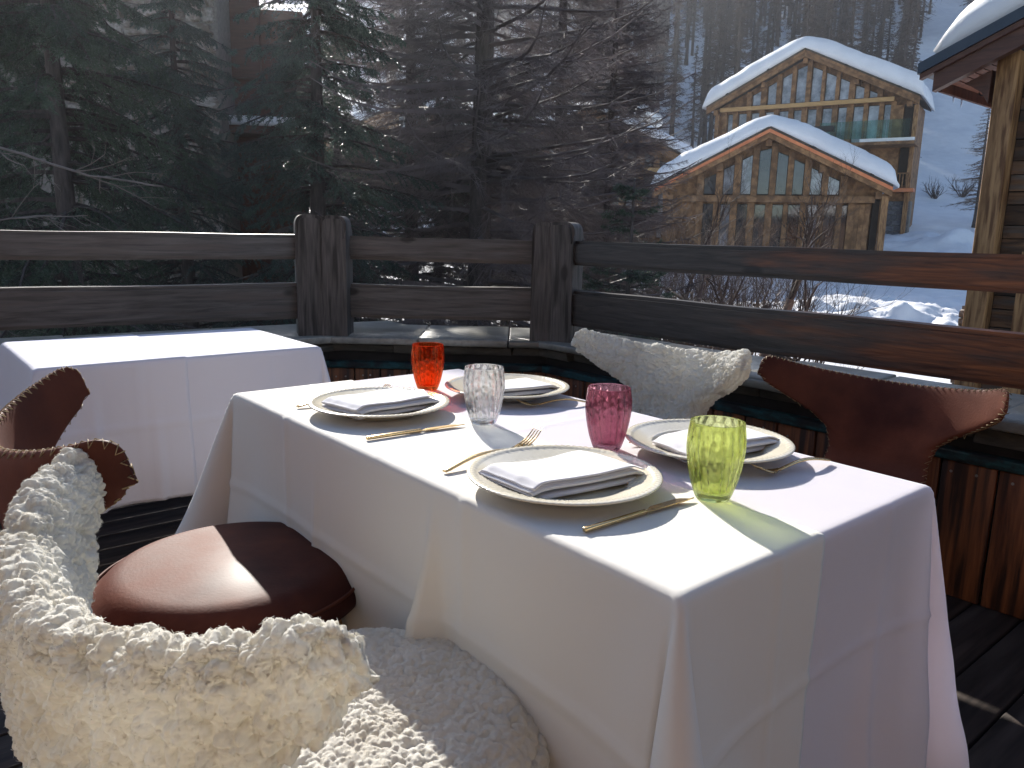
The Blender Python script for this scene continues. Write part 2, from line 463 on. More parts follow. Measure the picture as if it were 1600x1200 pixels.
def add_knots(m, scale, thr=.09):
    nt = m.node_tree; N, L = nt.nodes, nt.links
    b = N.get("Principled BSDF"); old = b.inputs['Base Color'].links[0].from_socket
    tc = N.new("ShaderNodeTexCoord"); oi = N.new("ShaderNodeObjectInfo")
    mp = N.new("ShaderNodeMapping"); mp.inputs['Scale'].default_value = scale
    vm = N.new("ShaderNodeVectorMath"); vm.operation = 'SCALE'; vm.inputs[0].default_value = (17, 0, 3)
    L.new(oi.outputs['Random'], vm.inputs['Scale']); L.new(vm.outputs[0], mp.inputs['Location'])
    L.new(tc.outputs['Object'], mp.inputs['Vector'])
    v = N.new("ShaderNodeTexVoronoi"); v.inputs['Scale'].default_value = 1.0; L.new(mp.outputs[0], v.inputs['Vector'])
    r = N.new("ShaderNodeMapRange"); r.inputs[1].default_value = thr; r.inputs[2].default_value = thr * 1.7; r.inputs[3].default_value = .85; r.inputs[4].default_value = 0
    L.new(v.outputs['Distance'], r.inputs[0])
    mx = N.new("ShaderNodeMix"); mx.data_type = 'RGBA'
    L.new(r.outputs[0], mx.inputs[0]); L.new(old, mx.inputs[6]); mx.inputs[7].default_value = (.012, .009, .008, 1)
    L.new(mx.outputs[2], b.inputs['Base Color'])
for k_, sc_ in (('rail', (3.2, 6, 6)), ('post', (6, 6, 3.2)), ('rail_red', (2.6, 6, 6)), ('plank', (6, 6, 2.6)), ('postlarch', (5, 5, 1.6))):
    add_knots(M[k_], sc_)

# ================================================================== SETTING
def ground_z(x, y):
    x = np.asarray(x, float); y = np.asarray(y, float)
    z = -2.9 + 2.5 * sm(13, 43, y) + .9 * sm(6, 20, y) * sm(2, -30, x)
    z = z + 0.20 * np.clip(y - 46, 0, 28) + 0.40 * np.clip(y - 74, 0, 18)
    z = z + 0.50 * np.clip(y - 92, 0, 118) + .04 * np.clip(y - 210, 0, 400)
    z = z + .03 * np.clip(-x - 10, 0, 150) * sm(20, 60, y) + .03 * np.clip(x - 40, 0, 100) * sm(30, 80, y)
    P = np.stack([x * .045, y * .045, x * 0 + 3.1], -1)
    z = z + (fbm(P, 4) - .5) * 5.0 * sm(50, 110, y)
    P = np.stack([x * .35, y * .35, x * 0 + 9.1], -1)
    z = z + (fbm(P, 4) - .5) * .55
    # ploughed heaps in the yard
    P = np.stack([x * 1.1, y * 1.1, x * 0 + 1.7], -1)
    heap = np.exp(-((y - 27 - .15 * (x - 12)) / 3.2) ** 2) * sm(4, 8, x) * sm(23, 18, x)
    z = z + heap * (.35 + 1.5 * (fbm(P, 4) - .38) + .35 * (fbm(P * 3.1, 3) - .5))
    heap2 = np.exp(-((y - 50) / 4) ** 2 - ((x - 28) / 4.5) ** 2)
    z = z + heap2 * (1.0 + 2.0 * (fbm(P * .6, 4) - .4))
    return z

def gz(x, y):
    return float(ground_z(np.array([x]), np.array([y]))[0])

def build_ground():
    def axis(a, b, n, c, k):
        t = np.linspace(-1, 1, n)
        s = np.sinh(t * k) / math.sinh(k)
        return np.where(s < 0, c + s * (c - a), c + s * (b - c))
    xs = axis(-300, 320, 560, 10, 4.2)
    ys = np.concatenate([np.linspace(-60, 10, 20)[:-1], np.linspace(10, 60, 340)[:-1], np.linspace(60, 215, 220)[:-1], np.linspace(215, 330, 20)])
    X, Y = np.meshgrid(xs, ys)
    V = np.stack([X, Y, ground_z(X, Y)], -1).reshape(-1, 3)
    o = link("snow_ground", mesh_np("snow_ground", V, grid_faces(len(xs), len(ys)), True, M['snow']))
    tag(o, kind='structure')
build_ground()

# ------------------------------------------------------------------ chalets
def snow_blanket(xl, xp, xr, zl, zp, zr, y0, y1, th, name, parent, lip=.25):
    """thick rounded snow layer over a gable roof; profile along x, length along y"""
    n = 60
    t = np.linspace(0, 1, n)
    xs = xl - lip + (xr - xl + 2 * lip) * t
    base = np.where(xs < xp, zl + (xs - xl) / (xp - xl) * (zp - zl), zp + (xs - xp) / (xr - xp) * (zr - zp))
    d = np.minimum(xs - xs[0], xs[-1] - xs)
    edge = np.sqrt(np.clip(1 - (1 - np.clip(d / .7, 0, 1)) ** 2, 0, 1))
    # rounded crest
    sl_, sr_ = (zp - zl) / (xp - xl), (zp - zr) / (xr - xp)
    sl2 = sl_ + (sr_ - sl_) * (.5 + .5 * np.tanh((xs - xp) / 2))
    soft = -sl2 * (np.sqrt((xs - xp) ** 2 + 1.0) - np.abs(xs - xp)) * .9
    m = 26
    yy = np.linspace(y0, y1, m)
    V = []
    for j, y in enumerate(yy):
        dy = min(y - y0, y1 - y)
        ey = math.sqrt(max(0, 1 - (1 - min(dy / .35, 1)) ** 2))
        nz = (fbm(np.stack([xs * .9, np.full(n, y * .9), np.full(n, zp)], -1), 3) - .5) * 1.5
        top = base + th * (.12 + .88 * edge * (.35 + .65 * ey)) + soft + nz * .22 * edge
        V.append(np.stack([xs, np.full(n, y), top], -1))
    V2 = []
    for y in yy:
        V2.append(np.stack([xs, np.full(n, y), base + .01 - .06 * (1 - edge)], -1))
    V = np.concatenate(V + V2)
    F = [grid_faces(n, m), grid_faces(n, m)[:, ::-1] + n * m]
    F = np.concatenate(F)
    def ring():
        r = [i for i in range(n)] + [j * n + n - 1 for j in range(1, m)] + [(m - 1) * n + i for i in range(n - 2, -1, -1)] + [j * n for j in range(m - 2, 0, -1)]
        return r
    r = np.array(ring()); k = len(r)
    side = np.stack([r, r + n * m, np.roll(r, -1) + n * m, np.roll(r, -1)], -1)
    me = mesh_np(name, V, np.concatenate([F, side]), True, M['snow'])
    return link(name, me, parent)

def chalet(name, label, loc, psi, xl, xp, xr, zl, zp, zr, zb, depth, beam, upper, lower, ubot, lowtop, lowbot, glass_u, glass_l, snow_th,
           posts=(), group=None, rim='timber', over=.9, tie=(None, None), facade_bottom=None):
    t = thing(name, label, 'chalet', (loc[0], loc[1], 0), -psi, group)
    def rake(x):
        return zl + (x - xl) / (xp - xl) * (zp - zl) if x < xp else zp + (x - xp) / (xr - xp) * (zr - zp)
    # side and back walls
    wl, wr = xl + over, xr - over
    w = MB()
    w.box(((wl + .1), depth / 2 + .3, (zb + rake(wl) - .3) / 2), (.2, depth - .3, rake(wl) - .3 - zb))
    w.box(((wr - .1), depth / 2 + .3, (zb + rake(wr) - .3) / 2), (.2, depth - .3, rake(wr) - .3 - zb))
    w.box(((wl + wr) / 2, depth, (zb + zl) / 2 - .2), (wr - wl - .5, .2, zl - zb))
    w.build('side_wall', M['timber'], t)
    # recessed facade wall behind the frame
    fb = zb if facade_bottom is None else facade_bottom
    f = MB()
    f.prism([(wl, fb), (wr, fb), (wr, rake(wr) - .42), (xp, zp - .45), (wl, rake(wl) - .42)], .42, .6)
    f.build('facade_board', M['timber'], t)
    # roof slabs
    for s in (0, 1):
        r = MB()
        a, b_, za, zbb = (xl, xp, zl, zp) if s == 0 else (xp, xr, zp, zr)
        r.prism([(a, za - .12), (b_, zbb - .12), (b_, zbb), (a, za)], -.75, depth + .6)
        r.build('roof', M['roof_dark'], t)
        r = MB()      # rake board
        r.prism([(a, za - .58), (b_, zbb - .58), (b_, zbb - .125), (a, za - .125)], -.68, -.50)
        r.build('rake_board', M['timber'], t)
        r = MB()
        r.prism([(a, za - .30), (b_, zbb - .30), (b_, zbb - .125), (a, za - .125)], -.74, -.683)
        r.build('rake_board', M['copper'] if rim == 'copper' else M['timber'], t)
        # ceiling boards under the overhang
        r = MB()
        r.prism([(a, za - .20), (b_, zbb - .20), (b_, zbb - .123), (a, za - .123)], -.498, .41)
        r.build('soffit', M['timber'], t)
    # purlin ends and snow-guard stubs
    for fx in (.02, .27, .5, .73, .98):
        x = wl + (wr - wl) * fx if fx != .5 else xp
        b = MB(); b.box((x, .05, rake(x) - .78), (.30, .96, .36)); b.build('purlin', M['timber'], t)
    for fx in (.1, .3, .68, .92):
        x = xl + (xr - xl) * fx
        b = MB(); b.tube([(x - .17, -.8, rake(x) + .12), (x + .17, -.8, rake(x) + .12)], .13, 8); b.build('snow_guard', M['black'], t)
    # tie beam
    bl, br = beam[0], beam[1]
    b = MB(); b.box(((bl + br) / 2, -.12, (beam[2] + beam[3]) / 2), (br - bl, .30, beam[3] - beam[2]))
    link('tie_beam', b.mesh('tie_beam', M['timber_light' if rim != 'copper' else 'timber']), t)
    # windows
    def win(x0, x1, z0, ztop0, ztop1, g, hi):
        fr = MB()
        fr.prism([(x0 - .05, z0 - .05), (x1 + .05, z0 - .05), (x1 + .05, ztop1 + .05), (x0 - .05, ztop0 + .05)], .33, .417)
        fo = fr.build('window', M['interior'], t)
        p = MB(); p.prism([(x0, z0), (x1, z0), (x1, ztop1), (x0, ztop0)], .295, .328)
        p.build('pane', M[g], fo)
    edges = []
    for i, (x0, x1) in enumerate(upper):
        top0, top1 = rake(x0) - .95, rake(x1) - .95
        if max(top0, top1) < ubot + .1: continue
        top0 = max(top0, ubot + .08); top1 = max(top1, ubot + .08)
        win(x0, x1, ubot, top0, top1, glass_u[i % len(glass_u)], True)
    for i, (x0, x1) in enumerate(lower):
        win(x0, x1, lowbot, lowtop, lowtop, glass_l[i % len(glass_l)], False)
    # studs between windows
    def studs(ws, z0, zt):
        ws = sorted(ws)
        for k in range(len(ws) + 1):
            a = ws[k - 1][1] if k > 0 else ws[0][0] - .40
            b_ = ws[k][0] if k < len(ws) else ws[-1][1] + .40
            if b_ - a > .9:
                a = b_ - .45 if k < len(ws) else a; 
            x = (a + b_) / 2; wd = min(b_ - a - .06, .42)
            if x < wl or x > wr: continue
            top = zt if zt is not None else rake(x) - .6
            if top - z0 < .15: continue
            m = MB(); m.box((x, .14, (z0 + top) / 2), (wd, .31, top - z0)); m.build('stud', M['timber'], t)
    studs(upper, beam[3] + .002, None)
    studs(lower, lowbot - .1, beam[2] - .002)
    for (x0, x1, z0, z1, y0, mt, nm) in posts:
        m = MB(); m.box(((x0 + x1) / 2, y0 + .15, (z0 + z1) / 2), (x1 - x0, .3, z1 - z0)); m.build(nm, M[mt], t)
    snow_blanket(xl, xp, xr, zl, zp, zr, -.95, depth + .4, snow_th, 'roof_snow', t)
    return t, rake

BX = [(-5.60, -4.99), (-4.49, -3.87), (-3.47, -2.82), (-2.47, -1.79), (-1.41, -.73), (-.44, .25), (.56, 1.16), (1.61, 2.17), (2.54, 3.04)]
BL = [(-7.38, -6.98), (-6.56, -5.94), (-5.58, -5.00), (-4.53, -3.93), (-3.54, -2.88), (-2.49, -1.94), (-1.50, -.90), (-.48, .16), (.59, 1.14), (1.62, 2.24), (2.59, 3.25), (3.60, 3.99)]
tb, rk = chalet('timber_chalet', 'tall timber chalet on the slope with a glass balcony and nine gable windows', (22.2, 58), rad(33),
       -8.83, -1.87, 5.82, 11.0, 14.5, 10.8, 1.2, 6, (-7.9, 4.2, 10.58, 10.86), BX, BL, 10.98, 10.40, 7.98, ['winglass'], ['winglass'], 1.25,
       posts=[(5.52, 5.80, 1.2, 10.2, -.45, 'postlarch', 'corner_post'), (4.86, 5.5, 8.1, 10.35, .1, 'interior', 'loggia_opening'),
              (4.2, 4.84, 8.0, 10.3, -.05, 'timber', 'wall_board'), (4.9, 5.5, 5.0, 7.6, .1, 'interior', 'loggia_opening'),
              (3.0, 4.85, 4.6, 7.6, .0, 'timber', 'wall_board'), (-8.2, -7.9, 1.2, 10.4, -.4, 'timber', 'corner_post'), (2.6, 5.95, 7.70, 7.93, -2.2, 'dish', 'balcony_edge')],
       over=.35)
# balcony floor, glass panes, rail and lower balustrade
m = MB(); m.box((2.9, -1.15, 7.60), (6.2, 2.5, .2)); m.build('balcony_floor', M['timber'], tb)
for k in range(4):
    x0 = -.05 + k * 1.42
    m = MB(); m.box((x0 + .70, -2.30, 8.52), (1.38, .03, 1.15)); m.build('balcony_pane', M['balcony_glass'], tb)
m = MB(); m.box((-.2, -2.2, 8.7), (2.2, .5, .35)); m.build('planter_box', M['black'], tb)
for k in range(7):
    m = MB(); m.box((4.35 + k * .2, -.72, 5.25), (.07, .05, .9)); m.build('baluster', M['timber'], tb)
m = MB(); m.box((4.95, -.72, 5.74), (1.4, .12, .09)); m.build('handrail', M['timber'], tb)
m = MB(); m.box((4.5, -.45, 4.62), (3.2, 1.1, .24)); m.build('ledge', M['copper'], tb)
m = MB(); m.box((4.4, .1, 4.2), (2.9, .5, .55)); m.build('ledge_beam', M['timber'], tb)
# stone base with its own stones
m = MB(); m.box((4.55, .33, 2.2), (2.8, .8, 3.42)); m.build('stone_base', M['mortar'], tb)
def stone_mesh(w, h, d, mat, seed):
    r = np.random.default_rng(seed)
    P = np.array([(-.5, -.5), (0, -.56), (.5, -.48), (.54, .02), (.48, .5), (0, .54), (-.5, .48), (-.54, 0)]) + r.uniform(-.07, .07, (8, 2))
    V = [(x * w, 0, z * h) for x, z in P] + [(x * w * .82, -d, z * h * .8) for x, z in P] + [(0, -d * 1.15, 0)]
    F4 = [(i, (i + 1) % 8, (i + 1) % 8 + 8, i + 8) for i in range(8)]
    F3 = [(i + 8, (i + 1) % 8 + 8, 16) for i in range(8)]
    return mesh_np('stone', V, [np.array(F3), np.array(F4)], False, mat)
def stone_field(parent, x0, x1, z0, z1, y, mat, sw, sh, seed, rot=0, depth=.05, origin=(0, 0)):
    r = np.random.default_rng(seed)
    protos = [stone_mesh(1, 1, depth, mat, seed * 10 + k) for k in range(7)]
    z = z0; cnt = 0
    while z < z1 - .02:
        h = min(r.uniform(.7, 1.35) * sh, z1 - z)
        x = x0 + r.uniform(-.3, 0) * sw
        while x < x1 - .02:
            wd = r.uniform(.6, 1.6) * sw
            a, b_ = max(x, x0), min(x + wd, x1)
            if b_ - a > .08 * sw + .02:
                o = link('stone', protos[r.integers(7)], parent)
                cx = (a + b_) / 2
                o.location = (origin[0] + cx * math.cos(rot), origin[1] + y + cx * math.sin(rot), z + h / 2) if rot else (cx, y, z + h / 2)
                o.rotation_euler = (0, r.choice([0, PI]) + r.uniform(-.05, .05), rot)
                o.scale = ((b_ - a) * .92, 1, h * .9)
                cnt += 1
            x += wd
        z += h
    return cnt
stone_field(tb, 3.2, 5.9, 1.2, 3.9, -.075, M['stone_dark'], .55, .34, 3)

FU = [(-4.02, -3.45), (-3.03, -2.53), (-2.11, -1.62), (-1.25, -.70), (-.33, .17), (.51, 1.00), (1.39, 1.90), (2.26, 2.78)]
FL = [(-4.0, -3.5), (-3.08, -2.61), (-2.20, -1.72), (-1.3, -.8), (-.4, .1), (.40, .94), (1.34, 1.83), (2.19, 2.72), (3.05, 3.27)]
tf, rk2 = chalet('timber_chalet', 'lower timber chalet with copper roof edge behind a bare tree', (14.0, 42), rad(17.6),
       -6.59, -.86, 5.21, 3.85, 6.85, 3.95, -.9, 11, (-5.2, 4.5, 3.06, 3.38), FU, FL, 3.50, 2.93, .75,
       ['winglass_dark', 'winglass', 'winglass', 'winglass_dark', 'winglass_dark', 'winglass_dark', 'winglass', 'winglass'],
       ['winglass_dark', 'winglass', 'winglass_dark', 'winglass_dark', 'winglass_dark'], 1.0,
       posts=[(4.80, 5.12, -.9, 3.4, -.4, 'postlarch', 'corner_post'), (4.46, 4.78, -.9, 3.3, .1, 'interior', 'loggia_opening'),
              (-5.9, -5.6, -.9, 3.4, -.4, 'timber', 'corner_post')], over=.35, rim='copper')
for k in range(4):
    m = MB(); m.box((3.47 + k * .255, .12, 1.7), (.24, .12, 2.6), 0, .01); m.build('wall_board', M['timber'], tf)

GU = [(-2.6, -2.1), (-1.8, -1.2), (-.6, 0), (.4, .95), (1.3, 1.85), (2.3, 2.8), (3.3, 3.8), (4.2, 4.7)]
tg, rk3 = chalet('timber_chalet', 'timber chalet half hidden by the bare larch, snow on its roof', (4.3, 48), rad(12),
       -6.3, 0, 6.3, 5.5, 8.6, 5.4, -.5, 10, (-5.4, 5.5, 4.8, 5.1), GU, GU, 5.25, 4.65, 1.1, ['winglass_dark'], ['winglass_dark', 'winglass'], .7, over=.5)
# far roof seen through the branches left of the larch
th_, rk4 = chalet('timber_chalet', 'distant snow roofed chalet seen through the branches left of the larch trunk', (-8.5, 62), rad(-22),
       -6.5, 0, 6.5, 7.6, 11.0, 7.6, 0, 10, (-5.4, 5.5, 6.9, 7.2), GU[2:6], GU[2:6], 7.4, 6.7, 4.2, ['winglass'], ['winglass_dark'], .8, over=.5)

# white domes on the roof of the half-hidden chalet
def roof_dome(loc, s, label):
    t = thing('satellite_dish', label, 'satellite dish', loc, 0, 'white dishes on the chalet roof')
    th = np.linspace(0, PI / 2, 9); ph = np.arange(20) * 2 * PI / 20
    V = []
    for a in th:
        for p in ph:
            r = math.sin(a) * .52 * s
            V.append((r * math.cos(p), -.18 * s * math.cos(a) * 1.4, .75 * s + r * math.sin(p)))
    me = mesh_np('dish', V, grid_faces(20, 9, True), True, M['dish'])
    link('dish', me, t)
    b = MB(); b.tube([(0, 0, -.4), (0, 0, .5 * s)], .05, 6); b.box((0, .05, .2 * s), (.7 * s, .2, .12)); b.build('mount', M['black'], t)
    b = MB(); b.tube([(0, -.2, .2 * s), (.05, -.6, .7 * s)], .02, 5); b.box((.05, -.62, .72 * s), (.1, .1, .1)); b.build('receiver_arm', M['black'], t)
    return t
roof_dome((7.6, 49.5, 7.75), 1.0, 'left white satellite dish on the snowy roof edge')
roof_dome((8.4, 49.8, 7.35), 1.0, 'right white satellite dish on the snowy roof edge, lower one')

# ------------------------------------------------------------------ near timber building on the right
def right_building():
    psi = rad(50)
    t = thing('timber_building', 'rough plank building with a snow laden metal roof at the right edge', 'building', (5.55, 9.5, 0), -psi)
    # local x along gable (towards the camera right), y back along the ridge
    m = MB(); m.box((.155, -.08, .15), (.225, .24, 6.28)); link('corner_post', bevel_mesh(m.mesh('corner_post', M['postlarch']), .012), t)
    m = MB(); m.box((.62, -.02, -.62), (.16, .18, 3.4)); m.build('corner_post', M['postlarch'], t)
    m = MB(); m.prism([(.06, -3), (4, -3), (4, 4.9), (.06, 3.28)], .10, .3); m.build('wall', M['dark'], t)
    r = np.random.default_rng(5)
    z = -2.2
    pm = None
    while z < 4.4:
        h = r.uniform(.13, .26)
        x1 = 4.0
        x0 = .275
        if z + h > 3.2:
            x0 = max(.275, (z + h - 3.2) / .42)
        m = MB(); m.box(((x0 + x1) / 2, .06 + r.uniform(-.018, .012), z + h / 2), (x1 - x0, .09, h - .012), 0, .004)
        m.build('wall_plank', M['logwall'], t)
        z += h
    # side wall running back
    m = MB(); m.box((.12, 4.2, .1), (.12, 8, 6.0)); m.build('side_wall', M['logwall'], t)
    sl = .42
    zz = lambda x: 3.42 + (x) * sl
    m = MB(); m.prism([(-.68, zz(-.68) - .035), (3.6, zz(3.6) - .035), (3.6, zz(3.6) + .09), (-.68, zz(-.68) + .09)], -.55, 8.2); m.build('metal_roof', M['metal_roof'], t)
    m = MB(); m.prism([(-.66, zz(-.66) - .10), (3.6, zz(3.6) - .10), (3.6, zz(3.6) - .037), (-.66, zz(-.66) - .037)], -.52, -.44); m.build('rake_trim', M['brownpaint'], t)
    m = MB(); m.prism([(-.52, zz(-.52) - .30), (3.6, zz(3.6) - .30), (3.6, zz(3.6) - .102), (-.52, zz(-.52) - .102)], -.47, -.36); m.build('rake_board', M['brownpaint'], t)
    m = MB(); m.box((-.50, 3.9, zz(-.5) - .235), (.045, 8.4, .12)); m.build('eave_board', M['rust'], t)
    for k in range(7):
        x = -.44 + k * .083
        m = MB(); m.box((x, 3.9, zz(x) - .185), (.078, 8.4, .018), 0, 0, Matrix.Rotation(-math.atan(sl), 4, 'Y')); m.build('soffit_board', M['soffit'], t)
    # curved bracket
    b = MB(); b.prism([(.0, zz(0) - .31), (-.28, zz(-.28) - .31), (-.2, zz(-.28) - .35), (-.08, zz(-.28) - .43), (0, zz(-.28) - .56)], -.2, -.06); b.build('bracket', M['brownpaint'], t)
    # iron ring hanging from the soffit
    a = np.linspace(0, 2 * PI, 17)
    b = MB(); b.tube(np.stack([-.27 + .045 * np.cos(a), a * 0 + .35, zz(-.27) - .33 + .045 * np.sin(a)], -1), .010, 6, False)
    b.tube([(-.27, .35, zz(-.27) - .285), (-.27, .35, zz(-.27) - .2)], .008, 5); b.build('hook_ring', M['black'], t)
    for (x, l) in ((-.46, .07), (-.47, .05)):
        pass
    for k, (y, l) in enumerate(((.1, .08), (.35, .11), (1.35, .09), (1.6, .06))):
        b = MB(); b.tube([(-.50, y, zz(-.5) - .29), (-.50, y, zz(-.5) - .29 - l * .6), (-.50, y, zz(-.5) - .29 - l)], [.012, .008, .002], 6); b.build('icicle', M['ice'], t)
    # snow
    n, mm = 60, 40
    xs = np.linspace(-.5, 3.6, n); ys = np.linspace(-.5, 8.0, mm)
    X, Y = np.meshgrid(xs, ys)
    d = np.clip((X + .5) / .35, 0, 1); e = np.clip((Y + .5) / .3, 0, 1)
    nz = fbm(np.stack([X * 2.2, Y * 2.2, X * 0], -1), 4) - .5
    H = .50 * (.25 + .75 * np.sqrt(1 - (1 - d) ** 2)) * (.5 + .5 * np.sqrt(1 - (1 - e) ** 2)) + nz * .12
    T = np.stack([X - .05 * (1 - d), Y, zz(X) + .095 + H], -1).reshape(-1, 3)
    Bm = np.stack([X, Y, zz(X) + .092], -1).reshape(-1, 3)
    F = grid_faces(n, mm)
    r_ = np.array([i for i in range(n)] + [j * n + n - 1 for j in range(1, mm)] + [(mm - 1) * n + i for i in range(n - 2, -1, -1)] + [j * n for j in range(mm - 2, 0, -1)])
    side = np.stack([r_, r_ + n * mm, np.roll(r_, -1) + n * mm, np.roll(r_, -1)], -1)
    link('roof_snow', mesh_np('roof_snow', np.concatenate([T, Bm]), np.concatenate([F, F[:, ::-1] + n * mm, side]), True, M['snow']), t)
    # rough stone footing by the post
    m = MB(); m.box((-.02, .22, -1.2), (.12, .3, 3.2)); m.build('stone_footing', M['mortar'], t)
    rr = np.random.default_rng(8); z = -1.6
    sp = [stone_mesh(1, 1, .05, M['stone'], 80 + k) for k in range(4)]
    while z < .35:
        h = rr.uniform(.07, .15)
        o = link('stone', sp[rr.integers(4)], t); o.location = (-.03, .065, z + h / 2); o.scale = (.13, 1, h * .92); z += h
    return t
right_building()

# ------------------------------------------------------------------ stone building on the left behind the spruces
def left_building():
    t = thing('stone_building', 'stone and rust red timber building behind the spruces at left', 'building', (-9.8, 16.2, 0), rad(8))
    m = MB(); m.box((-.28, .8, 2.3), (7.94, 1.4, 10.5)); m.build('wall', M['mortar'], t)
    n = stone_field(t, .7, 3.65, -1.0, 7.2, .09, M['stone'], .42, .28, 21, depth=.06)
    # rust-red timber part set back, right of the stone pier
    m = MB(); m.box((4.35, 1.75, 1.4), (1.7, .3, 9.0)); m.build('timber_wall', M['brownpaint'], t)
    for k in range(3):
        m = MB(); m.box((3.88 + k * .5, 1.55, 1.2), (.46, .09, 3.6), 0, .008); m.build('wall_board', M['rust'], t)
    m = MB(); m.box((4.4, 1.5, 3.25), (1.6, 1.4, .16)); m.build('balcony_floor', M['brownpaint'], t)
    m = MB(); m.box((4.4, 1.45, 3.44), (1.55, 1.35, .2)); link('balcony_snow', bevel_mesh(m.mesh('balcony_snow', M['snow']), .07, 3), t)
    m = MB(); m.box((4.0, 1.4, 6.2), (.6, .25, 3.6)); m.build('shutter_post', M['brownpaint'], t)
    m = MB(); m.box((.4, -.5, 7.6), (9.3, 2.2, .3), 0, 0, Matrix.Rotation(rad(6), 4, 'Y')); m.build('roof', M['rust'], t)
    for (x, z) in ((-2.2, 3.2), (-2.2, .6)):
        m = MB(); m.box((x, .06, z), (1.3, .1, 1.4)); f = m.build('window', M['brownpaint'], t)
        m = MB(); m.box((x, 0, z), (1.1, .03, 1.2)); m.build('pane', M['winglass_dark'], f)
    m = MB(); m.box((-2.6, -.5, 4.5), (3.6, 1.3, .22)); m.build('ledge', M['rust'], t)
    m = MB(); m.box((-2.6, -.5, 4.74), (3.6, 1.3, .24)); link('ledge_snow', bevel_mesh(m.mesh('ledge_snow', M['snow']), .08, 3), t)
left_building()

# ================================================================== TREES
def seg_tubes(P0, P1, r0, r1):
    """vectorised three-sided tapered tubes"""
    n = len(P0)
    d = P1 - P0; d = d / (np.linalg.norm(d, axis=1)[:, None] + 1e-9)
    ref = np.where(np.abs(d[:, 2:3]) > .85, np.array([[1.0, 0, 0]]), np.array([[0, 0, 1.0]]))
    a = np.cross(d, ref); a /= np.linalg.norm(a, axis=1)[:, None] + 1e-9
    b = np.cross(d, a)
    V = []
    for (P, r) in ((P0, r0), (P1, r1)):
        for k in range(3):
            an = k * 2 * PI / 3
            V.append(P + (a * math.cos(an) + b * math.sin(an)) * np.asarray(r).reshape(-1, 1))
    V = np.stack(V, 1).reshape(-1, 3)
    base = np.arange(n)[:, None] * 6
    F = np.concatenate([base + np.array([[k, (k + 1) % 3, 3 + (k + 1) % 3, 3 + k]]) for k in range(3)])
    return V, F
def seg_tris(P0, P1, w, rng):
    n = len(P0)
    d = P1 - P0
    s = np.cross(d, rng.normal(size=(n, 3))); s /= np.linalg.norm(s, axis=1)[:, None] + 1e-9
    w = np.broadcast_to(np.asarray(w, float), (n,))[:, None]
    V = np.stack([P0 - s * w, P0 + s * w, P1], 1).reshape(-1, 3)
    return V, np.arange(3 * n).reshape(-1, 3)
def merge(parts):
    V = []; F3 = []; F4 = []; n = 0
    for v, f in parts:
        for g in (f if isinstance(f, list) else [f]):
            (F3 if g.shape[1] == 3 else F4).append(g + n)
        V.append(v); n += len(v)
    F = []
    if F3: F.append(np.concatenate(F3))
    if F4: F.append(np.concatenate(F4))
    return np.concatenate(V), F

def trunk_mesh(name, H, r, mat, seed=0, sides=9, lean=.02, flare=1.5):
    rg = np.random.default_rng(seed)
    z = np.linspace(0, H, 12)
    b = MB()
    ph = rg.uniform(0, 6, 2)
    pts = np.stack([lean * z * np.sin(z * .35 + ph[0]) * .3, lean * z * np.cos(z * .3 + ph[1]) * .3, z], -1)
    rr = r * (1 - z / H) ** .8 + .01 + r * (flare - 1) * np.exp(-z / .5)
    b.tube(pts, rr, sides)
    return b.mesh(name, mat, True)

